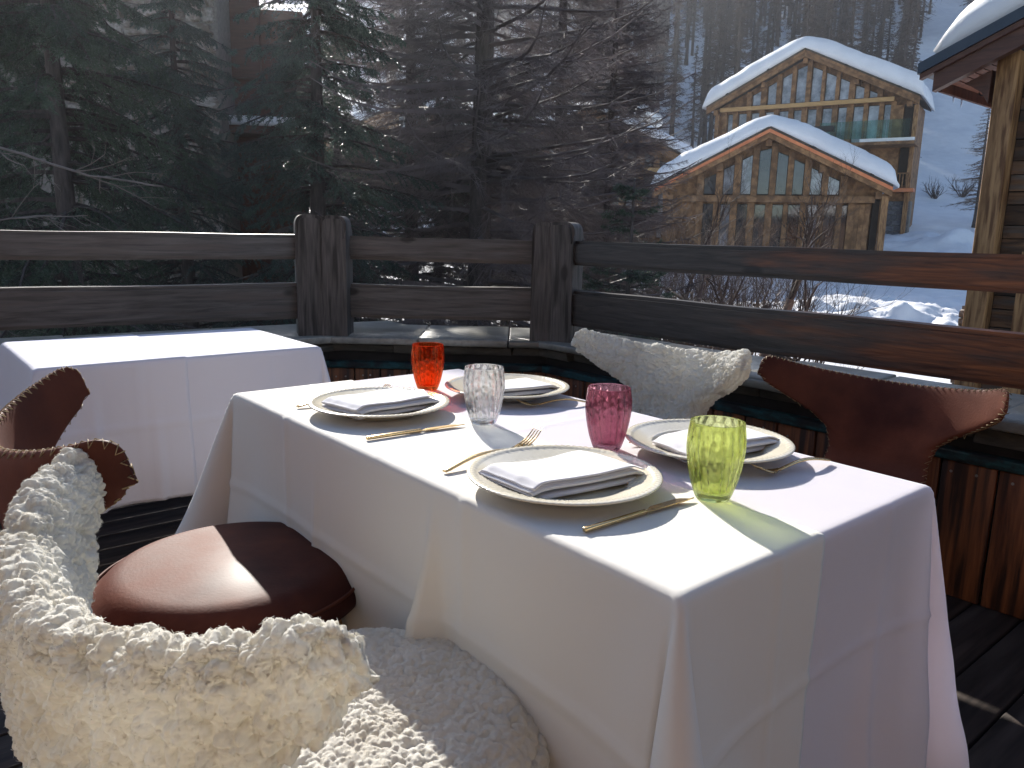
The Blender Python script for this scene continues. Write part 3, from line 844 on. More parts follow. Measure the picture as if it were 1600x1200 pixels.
def conifer(name, seed, H, Lmax, nb, ntw, nneedle, z_low=.08, blunt=.7, droop=.25, mat=None, needle=(.05, .006), hang=.5, bark=None, r=.16, twig_r=.006, bare=False, sub=0, upturn=.1):
    rg = np.random.default_rng(seed)
    tm = trunk_mesh('trunk', H, r, bark or M['bark'], seed)
    zt = z_low + (1 - z_low) * rg.random(nb) ** .9
    z0 = zt * H * .985
    az = np.arange(nb) * 2.399963 + rg.uniform(-.4, .4, nb)
    L = Lmax * (1 - zt) ** blunt * rg.uniform(.6, 1.12, nb) + .12
    L = np.where(zt < z_low + .08, L * .85, L)
    K = 7
    s = np.linspace(0, 1, K)[None, :]
    rise = rg.uniform(-.12, .22, nb)[:, None]
    rad_ = L[:, None] * s
    zz = z0[:, None] + L[:, None] * (rise * s - droop * s ** 2 * 1.3 + upturn * s ** 4)
    azs = az[:, None] + rg.uniform(-.25, .25, nb)[:, None] * s
    BP = np.stack([rad_ * np.cos(azs), rad_ * np.sin(azs), zz], -1)      # nb,K,3
    br = (.010 + .012 * L[:, None]) * (1 - s * .85) * (1.0 if not bare else .8)
    parts = [seg_tubes(BP[:, :-1].reshape(-1, 3), BP[:, 1:].reshape(-1, 3), br[:, :-1].ravel(), br[:, 1:].ravel())]
    # twigs
    tt = rg.uniform(.12, 1.0, (nb, ntw))
    idx = tt * (K - 1); i0 = np.clip(idx.astype(int), 0, K - 2); fr = (idx - i0)[..., None]
    ar = np.arange(nb)[:, None]
    A = BP[ar, i0] * (1 - fr) + BP[ar, i0 + 1] * fr
    D = BP[ar, i0 + 1] - BP[ar, i0]; D /= np.linalg.norm(D, axis=2)[..., None]
    side = np.cross(D, [0, 0, 1]); side /= np.linalg.norm(side, axis=2)[..., None] + 1e-9
    sg = np.where(rg.random((nb, ntw)) < .5, -1, 1)[..., None]
    tl = (L[:, None] * .36 * (1.08 - tt) * rg.uniform(.5, 1.3, (nb, ntw)) + .07)[..., None]
    dirv = side * sg * rg.uniform(.4, 1.0, (nb, ntw, 1)) + D * rg.uniform(.3, .9, (nb, ntw, 1)) + np.array([0, 0, -1.0]) * hang * rg.uniform(.2, 1.3, (nb, ntw, 1))
    dirv /= np.linalg.norm(dirv, axis=2)[..., None]
    T0 = A.reshape(-1, 3); dv = dirv.reshape(-1, 3); l = tl.reshape(-1, 1)
    T1 = T0 + dv * l * .5
    dv2 = dv + np.array([0, 0, -.35 * hang]) + rg.normal(0, .15, dv.shape); dv2 /= np.linalg.norm(dv2, axis=1)[:, None]
    T2 = T1 + dv2 * l * .5
    w = twig_r
    parts.append(seg_tubes(T0, T1, np.full(len(T0), w), np.full(len(T0), w * .7)) if not name == 'far' else seg_tris(T0, T2, w, rg))
    if name != 'far':
        parts.append(seg_tris(T1, T2, w * .8, rg))
    if sub:
        for k in range(sub):
            f = rg.uniform(.15, 1, (len(T0), 1))
            S0 = np.where(f < .5, T0 + (T1 - T0) * f * 2, T1 + (T2 - T1) * (f * 2 - 1))
            sd = dv + rg.normal(0, .7, dv.shape) + np.array([0, 0, -.25 * hang])
            sd /= np.linalg.norm(sd, axis=1)[:, None]
            S1 = S0 + sd * l * rg.uniform(.2, .55, l.shape)
            parts.append(seg_tris(S0, S1, w * .55, rg))
    wood = merge(parts)
    nd = None
    if nneedle:
        nt = len(T0)
        f = rg.random((nt, nneedle, 1))
        B0 = np.where(f < .5, T0[:, None] + (T1 - T0)[:, None] * f * 2, T1[:, None] + (T2 - T1)[:, None] * (f * 2 - 1))
        ndv = dv[:, None] * .55 + rg.normal(0, .5, (nt, nneedle, 3)) + np.array([0, 0, -.08])
        ndv /= np.linalg.norm(ndv, axis=2)[..., None]
        N0 = B0.reshape(-1, 3); N1 = N0 + ndv.reshape(-1, 3) * needle[0] * rg.uniform(.6, 1.3, (nt * nneedle, 1))
        nd = seg_tris(N0, N1, needle[1], rg)
    return tm, wood, nd

def make_conifer_obj(name, label, cat, loc, tm, wood, nd, wood_mat, needle_mat, group=None, rot=0, scale=1):
    t = thing(name, label, cat, loc, rot, group)
    t.scale = (scale,) * 3
    link('trunk', tm, t)
    wm = mesh_np('branches', wood[0], wood[1], False, wood_mat)
    bo = link('branches', wm, t)
    if nd is not None:
        link('foliage', mesh_np('foliage', nd[0], nd[1], False, needle_mat), bo)
    return t

# dense spruces right behind the terrace
tmA, wA, nA = conifer('spruce', 3, 8.6, 2.6, 200, 28, 52, .05, .62, .34, needle=(.050, .0062), hang=.75, r=.15)
spruceA = make_conifer_obj('spruce_tree', 'large dark spruce nearest the left edge behind the railing', 'tree', (-4.9, 8.6, -2.9), tmA, wA, nA, M['bark'], M['needle'], 'spruces behind the terrace')
tmB, wB, nB = conifer('spruce', 9, 8.6, 2.0, 220, 24, 50, .05, .42, .30, needle=(.048, .006), hang=.65, r=.17)
spruceB = make_conifer_obj('spruce_tree', 'dense blue green spruce directly behind the left railing post', 'tree', (-2.75, 10.9, -2.9), tmB, wB, nB, M['bark'], M['needle2'], 'spruces behind the terrace', 1.0)
for (x, y, s, rz, src, lab) in ((-8.2, 12.5, 1.12, 2.0, spruceA, 'spruce farther back at the far left edge'),
                                (-5.6, 13.4, .95, 4.0, spruceB, 'spruce in front of the stone pier, second row'),
                                (-1.5, 15.5, .88, 3.1, spruceB, 'small spruce between the blue green spruce and the larch trunk'),
                                (-4.2, 18.5, 1.05, 1.2, spruceA, 'spruce far behind the blue green spruce, in a dark row'),
                                (-.2, 20.0, .95, 2.7, spruceA, 'spruce in the dark row behind the big larch trunk'),
                                (2.3, 21.5, .8, .4, spruceB, 'spruce behind the smaller larch, left of the half hidden chalet'),
                                (-6.9, 7.6, .62, 5.0, spruceA, 'low young spruce against the left end of the railing')):
    c = copy_tree(src); c.location = (x, y, gz(x, y) - .1); c.rotation_euler = (0, 0, rz); c.scale = (s,) * 3
    c['label'] = lab

# big bare larch in the middle, thousands of fine twigs
tmL, wL, nL = conifer('larch', 21, 15.5, 3.4, 420, 26, 0, .03, .42, .16, hang=.45, r=.21, twig_r=.0052, sub=16, upturn=.25)
larch = make_conifer_obj('larch_tree', 'big bare larch with straight trunk and dense grey twigs in the middle', 'tree', (-.55, 12.2, -2.9), tmL, wL, None, M['twig_larch'], None)
c = copy_tree(larch); c.location = (1.75, 14.8, gz(1.75, 14.8) - .1); c.rotation_euler = (0, 0, 2.2); c.scale = (.62, .62, .62)
c['label'] = 'smaller bare larch right of the big larch, reaching the snowy roof edge'
for (x, y, s_, rz_, lab) in ((-2.0, 15.2, .80, 1.1, 'bare larch standing behind and left of the big larch'), (.9, 16.8, .85, 3.3, 'bare larch standing behind and right of the big larch')):
    c = copy_tree(larch); c.location = (x, y, gz(x, y) - .1); c.rotation_euler = (0, 0, rz_); c.scale = (s_,) * 3
    c['label'] = lab
tmS, wS, nS = conifer('spruce', 31, 4.7, 1.0, 60, 14, 22, .25, .6, .1, needle=(.045, .005), hang=.2, r=.05, upturn=.2)
make_conifer_obj('spruce_sapling', 'thin dark spruce sapling just right of the second railing post', 'tree', (1.34, 9.2, -2.9), tmS, wS, nS, M['bark'], M['needle'])
c = copy_tree(bpy.data.objects['spruce_sapling']); c.location = (1.0, 7.4, -2.9); c.scale = (.72, .72, .72); c.rotation_euler = (0, 0, 1.5)
c['label'] = 'low spruce sapling whose top shows between the two right rails'

# bare deciduous growth
def branching(seed, start, direction, length, r, depth, spread=.5, n_child=(2, 4), up=.12, seg=5, wob=.18, shrink=.66):
    rg = np.random.default_rng(seed)
    out = []
    def rec(p, d, L, r, k):
        p = np.array(p, float); d = np.array(d, float); d /= np.linalg.norm(d)
        pts = [p.copy()]; 
        for i in range(seg):
            d = d + rg.normal(0, wob, 3) + np.array([0, 0, up * .5]); d /= np.linalg.norm(d)
            p = p + d * L / seg; pts.append(p.copy())
        rr = np.linspace(r, r * .6, seg + 1)
        out.append((np.array(pts), rr, k))
        if k > 0:
            for c in range(rg.integers(*n_child) + 1):
                i = rg.integers(1, seg + 1) if c else seg
                nd = d + rg.normal(0, spread, 3); nd[2] += up
                rec(pts[i], nd, L * shrink * rg.uniform(.7, 1.15), rr[i] * .68, k - 1)
    rec(start, direction, length, r, depth)
    return out
def bare_mesh(brs, mat, name='branches'):
    b = MB(); segs0 = []; segs1 = []; r0 = []; r1 = []
    for pts, rr, k in brs:
        if rr[0] > .02:
            b.tube(pts, rr, 7, False)
        else:
            segs0.append(pts[:-1]); segs1.append(pts[1:]); r0.append(rr[:-1]); r1.append(rr[1:])
    if segs0:
        v, f = seg_tubes(np.concatenate(segs0), np.concatenate(segs1), np.concatenate(r0), np.concatenate(r1))
        b.add(v, f)
    return b.mesh(name, mat, True)

def bare_tree(name, label, loc, specs, mat, mat2=None, cat='tree', group=None):
    t = thing(name, label, cat, loc, 0, group)
    for i, (seed, start, dr, L, r, dep, kw) in enumerate(specs):
        brs = branching(seed, start, dr, L, r, dep, **kw)
        link('trunk', bare_mesh(brs[:1], mat, 'trunk'), t)
        link('branches', bare_mesh(brs[1:], mat2 or mat), t)
    return t
zb_ = gz(4.9, 17)
bare_tree('bare_tree', 'crooked bare tree with dark forked trunk in front of the lower chalet', (5.1, 17, zb_ - .1),
          [(5, (0, 0, 0), (.45, 0, 1), 2.9, .15, 6, dict(spread=.55, up=.16, wob=.13)), (8, (.35, .1, .9), (-.7, .2, 1), 2.6, .09, 6, dict(spread=.5, up=.14))], M['barkpink'], M['bark'])
zb_ = gz(3.5, 15)
bare_tree('bare_tree', 'pinkish straight trunk standing between the rails left of the crooked tree', (3.25, 14.5, gz(3.25, 14.5) - .1),
          [(12, (0, 0, 0), (0, 0, 1), 2.3, .115, 5, dict(spread=.6, up=.1, wob=.05, n_child=(3, 5)))], M['barkpink'], M['twig_larch'])
def shrub(label, loc, n, L, r, dep, seed, mat, lean=.35, group='bare shrubs below the terrace'):
    rg = np.random.default_rng(seed)
    t = thing('bare_shrub', label, 'shrub', loc, 0, group)
    b = []
    for k in range(n):
        a = rg.uniform(0, 2 * PI)
        b += branching(seed * 100 + k, (rg.normal(0, .12), rg.normal(0, .12), 0), (math.cos(a) * lean, math.sin(a) * lean, 1), L * rg.uniform(.7, 1.2), r, dep, .4, (2, 4), .12, 4, .12, .62)
    link('stems', bare_mesh(b, mat, 'stems'), t)
    return t
shrub('clump of thin upright bare stems between the right rails', (6.9, 18.5, gz(6.9, 18.5) - .1), 16, 1.9, .026, 3, 3, M['bark'])
shrub('reddish brown bare shrub right of the small larch in front of the chalets', (3.1, 16.5, gz(3.1, 16.5) - .1), 34, 2.2, .024, 4, 4, M['twig_tan'], .5)
shrub('fine brown bare shrub at the left foot of the lower chalet', (2.3, 13.2, gz(2.3, 13.2) - .1), 30, 2.0, .020, 4, 5, M['twig_tan'], .5)
shrub('dark low thicket at the foot of the big larch', (.3, 9.6, -2.9), 24, 1.5, .018, 4, 6, M['twig_larch'], .6)
shrub('thicket behind the middle railing, left of the larch trunk', (-1.2, 9.3, -2.9), 24, 1.5, .018, 4, 16, M['twig_larch'], .6)
shrub('wide fine twigged bush in front of the lower chalet windows', (4.2, 20.5, gz(4.2, 20.5) - .1), 34, 2.3, .024, 4, 24, M['twig_tan'], .6)
shrub('fine twigged bush at the right foot of the crooked tree', (6.2, 20.5, gz(6.2, 20.5) - .1), 26, 2.0, .022, 4, 25, M['twig_tan'], .6)
# pale bare twigs reaching in from the left edge
t = thing('bare_tree', 'pale bare branches reaching in from the left edge before the spruce', 'tree', (-5.2, 5.9, -2.9))
b = MB(); zt = 0
trk = np.array([(-.6, -.3, 0), (-.55, -.25, 2), (-.5, -.2, 4.2), (-.45, -.1, 6.0), (-.4, 0, 7.5)])
b.tube(trk, [.11, .10, .085, .06, .03], 8); b.build('trunk', M['barkpale'], t, True)
def limb(pts, r, seed, n=10, L=.35):
    pts = np.array(pts, float)
    # smooth
    tt = np.linspace(0, len(pts) - 1, 22); i = np.clip(tt.astype(int), 0, len(pts) - 2); f = (tt - i)[:, None]
    f = f * f * (3 - 2 * f) * .5 + f * .5
    P = pts[i] * (1 - f) + pts[i + 1] * f
    P += np.random.default_rng(seed).normal(0, .006, P.shape)
    bb = [(P, np.linspace(r, r * .35, 22), 3)]
    rg = np.random.default_rng(seed)
    for k in range(n):
        j = rg.integers(4, 21)
        d = P[min(j + 1, 21)] - P[j - 1]; d = d / np.linalg.norm(d) + rg.normal(0, .5, 3)
        bb += branching(seed * 31 + k, P[j], d, L * rg.uniform(.5, 1.3), r * .3, 2, .4, (1, 3), .02, 4, .12)
    return bb
bb = limb([(-.5, -.2, 4.75), (.3, .1, 4.88), (1.1, .1, 4.68), (1.9, .2, 4.42), (2.45, .3, 4.36)], .020, 3)
bb += limb([(.72, .1, 4.84), (1.05, 0, 5.3), (1.35, .1, 5.75), (1.4, .1, 6.4)], .016, 5)
bb += limb([(-.5, -.2, 4.2), (.3, 0, 4.12), (.9, .1, 4.02), (1.5, .2, 4.1), (1.9, .2, 4.12)], .013, 7)
bb += limb([(-.5, -.2, 3.95), (.2, -.1, 3.9), (.8, 0, 3.6), (1.1, 0, 3.3)], .012, 9)
link('branches', bare_mesh(bb, M['barkpale']), t)

# ------------------------------------------------------------------ larch forest on the hillside
protos = []
for k in range(5):
    H = (17, 20, 15, 18, 16)[k]
    tm, w_, _ = conifer('far', 60 + k, H, (2.4, 2.0, 1.9, 2.6, 2.2)[k], (260, 280, 240, 260, 200)[k], 15, 0, (.16, .30, .12, .22, .45)[k], .75, .22, hang=.4, r=.25, twig_r=.028, sub=4, upturn=.1)
    t = make_conifer_obj('hillside_larch', 'bare larch', 'tree', (0, 0, 0), tm, w_, None, M['twig_far'], None, 'bare larches on the snowy hillside')
    protos.append(t)
used = set()
rg = np.random.default_rng(77)
pts = []
tries = 0
while len(pts) < 288 and tries < 20000:
    tries += 1
    y = 64 + 130 * rg.random() ** 1.15
    px = rg.uniform(-420, 1640) if rg.random() < .35 else rg.uniform(850, 1640)
    x = (px - 800) / 1208 * y
    if 1395 < px < 1640 and y < 118: continue
    if 1380 < px < 1500 and y < 175: continue
    if 1500 < px and y < 135: continue
    if px > 1390 and rg.random() < .4: continue
    if px < 850 and rg.random() < .5: continue
    if abs(x - 22) < 12 and y < 78: continue
    if any((x - a) ** 2 + (y - b) ** 2 < (1.6 + y * .008) ** 2 for a, b in pts): continue
    pts.append((x, y))
for k, (x, y) in enumerate(pts):
    p = protos[k % 5]
    if k < 5:
        o = p
    else:
        o = copy_tree(p)
    o.location = (x, y, gz(x, y) - .2)
    o.rotation_euler = (rg.uniform(-.02, .02), rg.uniform(-.02, .02), rg.uniform(0, 6.28))
    s = rg.uniform(.7, 1.15); o.scale = (s, s, s * rg.uniform(.9, 1.1))
    px = 800 + 1208 * x / y
    cols = [(-1e9, 'behind the big spruce at the far left'), (260, 'behind the stone pier'), (420, 'behind the blue green spruce'), (600, 'just left of the big larch trunk'),
            (745, 'just right of the big larch trunk'), (880, 'above the half hidden chalet'), (960, 'between the white dishes and the tall chalet'),
            (1100, 'over the left roof slope of the tall chalet'), (1180, 'behind the ridge of the tall chalet'), (1290, 'over the right roof slope of the tall chalet'),
            (1390, 'at the edge of the open slope'), (1500, 'above the metal roof at right')]
    place = [c for a_, c in cols if px >= a_][-1]
    row = 'nearest row' if y < 90 else ('middle rows' if y < 130 else 'highest rows')
    o['label'] = 'bare hillside larch %s, %s' % (place, row)
    o['group'] = 'hillside larches %s, %s' % (place, row)
# individual hillside trees that stand out
tmT, wT, _ = conifer('far', 91, 9.0, 2.6, 190, 12, 0, .16, .6, .2, hang=.3, r=.16, twig_r=.013, sub=3, upturn=.15)
x, y = 34.8, 60.0
make_conifer_obj('larch_tree', 'tan bare larch alone on the slope beside the plank building post', 'tree', (x, y, gz(x, y) - .2), tmT, wT, None, M['twig_tan'], None)
for (x, y, s, p, lab) in ((66.5, 122.0, 1.15, 3, 'lone dark larch at the top of the snowy slope, left one near the upper edge'),
                          (76.0, 128.0, 1.2, 0, 'lone dark larch at the top of the snowy slope, right one beside the metal roof')):
    o = copy_tree(protos[p]); o.location = (x, y, gz(x, y) - .2); o.scale = (s,) * 3; o['label'] = lab; o['group'] = 'larches at the top of the slope'
def far_wood():
    rg = np.random.default_rng(5)
    parts = []
    for k in range(420):
        y = rg.uniform(120, 208); px = rg.uniform(700, 1640)
        if 1395 < px < 1440 and y < 150: continue
        x = (px - 800) / 1208 * y; z = gz(x, y); H = rg.uniform(13, 21)
        if px > 1395 and y < 150 and rg.random() < .5: continue
        P0 = np.array([[x, y, z - .3], [x, y, z + H * .5]]); P1 = np.array([[x, y, z + H * .5], [x, y, z + H]])
        parts.append(seg_tubes(P0, P1, np.array([.26, .17]), np.array([.17, .03])))
        n = 150; t = rg.uniform(.15, 1, n); L = 2.3 * (1 - t) ** .7 + .2; a = rg.uniform(0, 6.28, n)
        A = np.stack([np.full(n, x), np.full(n, y), z + t * H], -1)
        B = A + np.stack([np.cos(a) * L, np.sin(a) * L, rg.uniform(-.7, .3, n) * L], -1)
        parts.append(seg_tris(A, B, .07, rg))
        f = rg.uniform(.3, 1, (n, 1)); S = A + (B - A) * f
        parts.append(seg_tris(S, S + rg.normal(0, .45, (n, 3)) + [0, 0, -.3], .05, rg))
    v, f = merge(parts)
    tag(link('far_wood', mesh_np('far_wood', v, f, False, M['twig_far'])), 'dense far larch wood high on the hillside', 'wood', kind='stuff')
far_wood()
for k, (x, y) in enumerate(((39.5, 75), (42.5, 76), (36.5, 82), (33.5, 88))):
    s_ = shrub(('low bare bush on the slope under the eave of the plank building', 'low bare bush on the slope just left of the soffit', 'scrubby bush on the slope above the chalet roof end', 'small twiggy bush high on the snow slope')[k],
               (x, y, gz(x, y) - .1), 10, 1.3, .05, 2, 40 + k, M['bark'], .8, 'scrub on the snowy slope')

# ------------------------------------------------------------------ thin air haze; forward scatter added for the glare veil towards the sun
def build_haze():
    m = bpy.data.materials.new("haze"); m.use_nodes = True
    nt = m.node_tree; nt.nodes.clear()
    out = nt.nodes.new("ShaderNodeOutputMaterial"); v = nt.nodes.new("ShaderNodeVolumePrincipled")
    v.inputs['Color'].default_value = (.86, .90, 1, 1); v.inputs['Density'].default_value = HAZE; v.inputs['Anisotropy'].default_value = .76
    nt.links.new(v.outputs[0], out.inputs['Volume'])
    b = MB(); b.box((10, 135, 47), (640, 420, 106)); me = fix_normals(b.mesh('haze', m))
    tag(link('haze', me), kind='stuff')
HAZE = .0006
build_haze()

# ================================================================== TERRACE
UX, UY = -.6442, .7649          # along the long side of the tables, away from the camera
VX, VY = .7649, .6442           # across, towards the right-hand railing
def tv(a, b, o=(.200, .832)):
    """a across (V), b along (U) from the near corner of the laid table"""
    return (o[0] + a * VX + b * UX, o[1] + a * VY + b * UY)
TROT = math.atan2(VY, VX)

# floor boards
fl = MB()
floor = tag(link("terrace_floor", (lambda m: (m.box((0, 0, -.16), (9, 9, .16), TROT), m.mesh('terrace_floor', M['dark']))[1])(MB()), None, (-.2, 1.0, 0)), kind='structure')
me = MB(); me.box((0, 0, -.02), (7.6, .135, .04)); me = me.mesh('board', M['floor']); bevel_mesh(me, .004, 1)
for k in range(-26, 27):
    o = link('board', me, floor)
    b_ = k * .142
    o.location = (b_ * -UY * 0 + UX * b_, UY * b_, 0)
    o.rotation_euler = (0, 0, TROT)
    if abs(b_) > 3.6: o.scale = (.9, 1, 1)

# railing line
R_L, R_1, R_2, R_R = np.array([-3.35, 2.36]), np.array([-.97, 4.0]), np.array([.20, 4.0]), np.array([3.05, .78])
railing = thing('railing', 'weathered dark timber railing with double rounded posts on the stone wall', 'railing', (0, 0, 0))
def rail(a, b, z0, z1, th, mat, name='rail'):
    a, b = np.array(a), np.array(b)
    d = b - a; L = np.linalg.norm(d); ang = math.atan2(d[1], d[0])
    m = MB(); m.box((L / 2, 0, 0), (L, th, z1 - z0)); me = m.mesh(name, mat)
    bm = bmesh.new(); bm.from_mesh(me)
    bmesh.ops.recalc_face_normals(bm, faces=bm.faces)
    bmesh.ops.subdivide_edges(bm, edges=[e for e in bm.edges if abs(e.verts[0].co.x - e.verts[1].co.x) > L * .5], cuts=60)
    bmesh.ops.bevel(bm, geom=[e for e in bm.edges if len(e.link_faces) == 2 and e.calc_face_angle(0) > 1], offset=.016, segments=4, affect='EDGES')
    sd = RNG.uniform(0, 40)
    for v in bm.verts:
        n = mnoise.noise_vector(Vector((v.co.x * 1.6 + sd, v.co.y * 3, v.co.z * 3)))
        v.co.z += n.z * .007; v.co.y += n.y * .006
    bm.to_mesh(me); bm.free()
    me.polygons.foreach_set("use_smooth", np.ones(len(me.polygons), dtype=bool))
    me.set_sharp_from_angle(angle=rad(40))
    o = link(name, me, railing, (a[0], a[1], (z0 + z1) / 2), (0, 0, ang))
    return o
dirL = (R_1 - R_L) / np.linalg.norm(R_1 - R_L); dirR = (R_R - R_2) / np.linalg.norm(R_R - R_2)
rail(R_L, R_1 - dirL * .06, 1.008, 1.128, .085, M['rail'])
rail(R_L, R_1 - dirL * .06, .715, .89, .085, M['rail'])
rail(R_1 + [.10, 0], R_2 - [.08, 0], 1.008, 1.125, .085, M['rail'])
rail(R_1 + [.10, 0], R_2 - [.08, 0], .712, .886, .085, M['rail'])
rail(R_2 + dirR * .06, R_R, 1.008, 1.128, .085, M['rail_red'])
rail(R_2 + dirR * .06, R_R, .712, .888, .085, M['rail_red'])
def post_half(cx, cy, w, d, ang, ztop):
    """plank-like post with a rounded head"""
    n = 14
    prof = []
    hw = w / 2
    zt = ztop - .0
    prof = [(-hw, .59), (hw, .59)]
    for k in range(n + 1):
        a = PI * k / n
        prof.append((hw * math.copysign(abs(math.cos(a)) ** .55, math.cos(a)), zt - .060 + .060 * math.sin(a) ** .8))
    m = MB(); m.prism(prof, -d / 2, d / 2)
    me = m.mesh('post', M['post'])
    bm = bmesh.new(); bm.from_mesh(me)
    bmesh.ops.recalc_face_normals(bm, faces=bm.faces)
    bmesh.ops.bevel(bm, geom=[e for e in bm.edges if abs(e.calc_face_angle(0)) > .9 and e.verts[0].co.z > .60], offset=.016, segments=4, affect='EDGES')
    bm.to_mesh(me); bm.free()
    me.polygons.foreach_set("use_smooth", np.ones(len(me.polygons), dtype=bool)); me.set_sharp_from_angle(angle=rad(35))
    return link('post', me, railing, (cx, cy, 0), (0, 0, ang))
post_half(-1.035, 3.93, .132, .17, math.atan2(dirL[1], dirL[0]) * .55, 1.228)
post_half(-.900, 3.945, .130, .17, .02, 1.226)
post_half(.135, 3.945, .100, .17, -.02, 1.216)
post_half(.245, 3.925, .150, .17, math.atan2(dirR[1], dirR[0]) * .45, 1.220)

# low wall: planks, teal membrane, layered stone, slate slabs
wall = thing('parapet_wall', 'low terrace wall of red brown planks capped with slate slabs under the railing', 'wall', (0, 0, 0))
def wall_run(a, b, seed, ext0=0, ext1=0):
    a = np.array(a, float); b = np.array(b, float); d = (b - a); L = np.linalg.norm(d); d /= L
    n = np.array([d[1], -d[0]])                     # towards the terrace (camera side)
    ang = math.atan2(d[1], d[0])
    def put(nm, s0, s1, o0, o1, z0, z1, mat, jit=0, bev=0):
        m = MB(); m.box((0, 0, 0), (s1 - s0, abs(o1 - o0), z1 - z0), 0, jit)
        me = m.mesh(nm, mat)
        if bev: bevel_mesh(me, bev, 2)
        c = a + d * (s0 + s1) / 2 + n * (o0 + o1) / 2
        return link(nm, me, wall, (c[0], c[1], (z0 + z1) / 2), (0, 0, ang))
    rg = np.random.default_rng(seed)
    s0, s1 = -ext0, L + ext1
    put('core', s0, s1, -.30, .055, -2.9, .555, M['dark'])
    # planks
    s = s0
    while s < s1:
        w = rg.uniform(.13, .17)
        put('plank', s + .004, s + w - .004, .075, .097, 0.002, .460, M['plank'], 0, .003)
        for ds in (.04, w - .05):
            if rg.random() < .75:
                c = a + d * (s + ds + rg.uniform(-.01, .01)) + n * .0985
                m = MB(); m.tube([(0, 0, 0), (0, -.002, 0)], .0045, 10); me = m.mesh('screw', M['screw'])
                link('screw', me, wall, (c[0], c[1], rg.uniform(.415, .435)), (0, 0, ang))
        s += w
    put('backing_rail', s0, s1, .057, .074, .0, .44, M['dark'])
    # membrane strip
    m = put('membrane_strip', s0, s1, .03, .110, .463, .498, M['teal'], 0, .006)
    # layered stone lips
    s = s0
    while s < s1:
        w = rg.uniform(.18, .42)
        put('lip_stone', s + .004, s + w - .004, rg.uniform(-.1, -.05), rg.uniform(.08, .145), .552 - rg.uniform(0, .012), .588, M['slate_dark'], .006, .006)
        s += w
    s = s0
    while s < s1:
        w = rg.uniform(.42, .72)
        put('slab', s + .003, s + w - .003, -.40, .160 + rg.uniform(-.012, .012), .594, .630 + rg.uniform(-.002, .002), M['slate'], .004, .006)
        s += w
wall_run(R_L, R_1, 1, .2, .12)
wall_run(R_1, R_2, 2, -.02, 0.0)
wall_run(R_2, R_R, 3, .10, .3)

# unseen facade behind the camera, added for warm bounce and to hold back sky
rest = thing('bounce_facade', 'unseen timber front added behind the terrace for warm bounce', 'building', (-.6, -2.6, 0), 0)
m = MB(); m.box((0, 0, 1.6), (11, .3, 3.6)); m.build('wall', M['timber'], rest)
for x in (-4, -1.5, 1.5, 4):
    m = MB(); m.box((x, .17, 1.35), (1.2, .06, 2.1)); f = m.build('window', M['postlarch'], rest)
    m = MB(); m.box((x, .21, 1.35), (1.0, .02, 1.9)); m.build('pane', M['winglass_dark'], f)
m = MB(); m.box((0, .5, 3.5), (11.6, 1.6, .14)); m.build('roof', M['roof_dark'], rest)

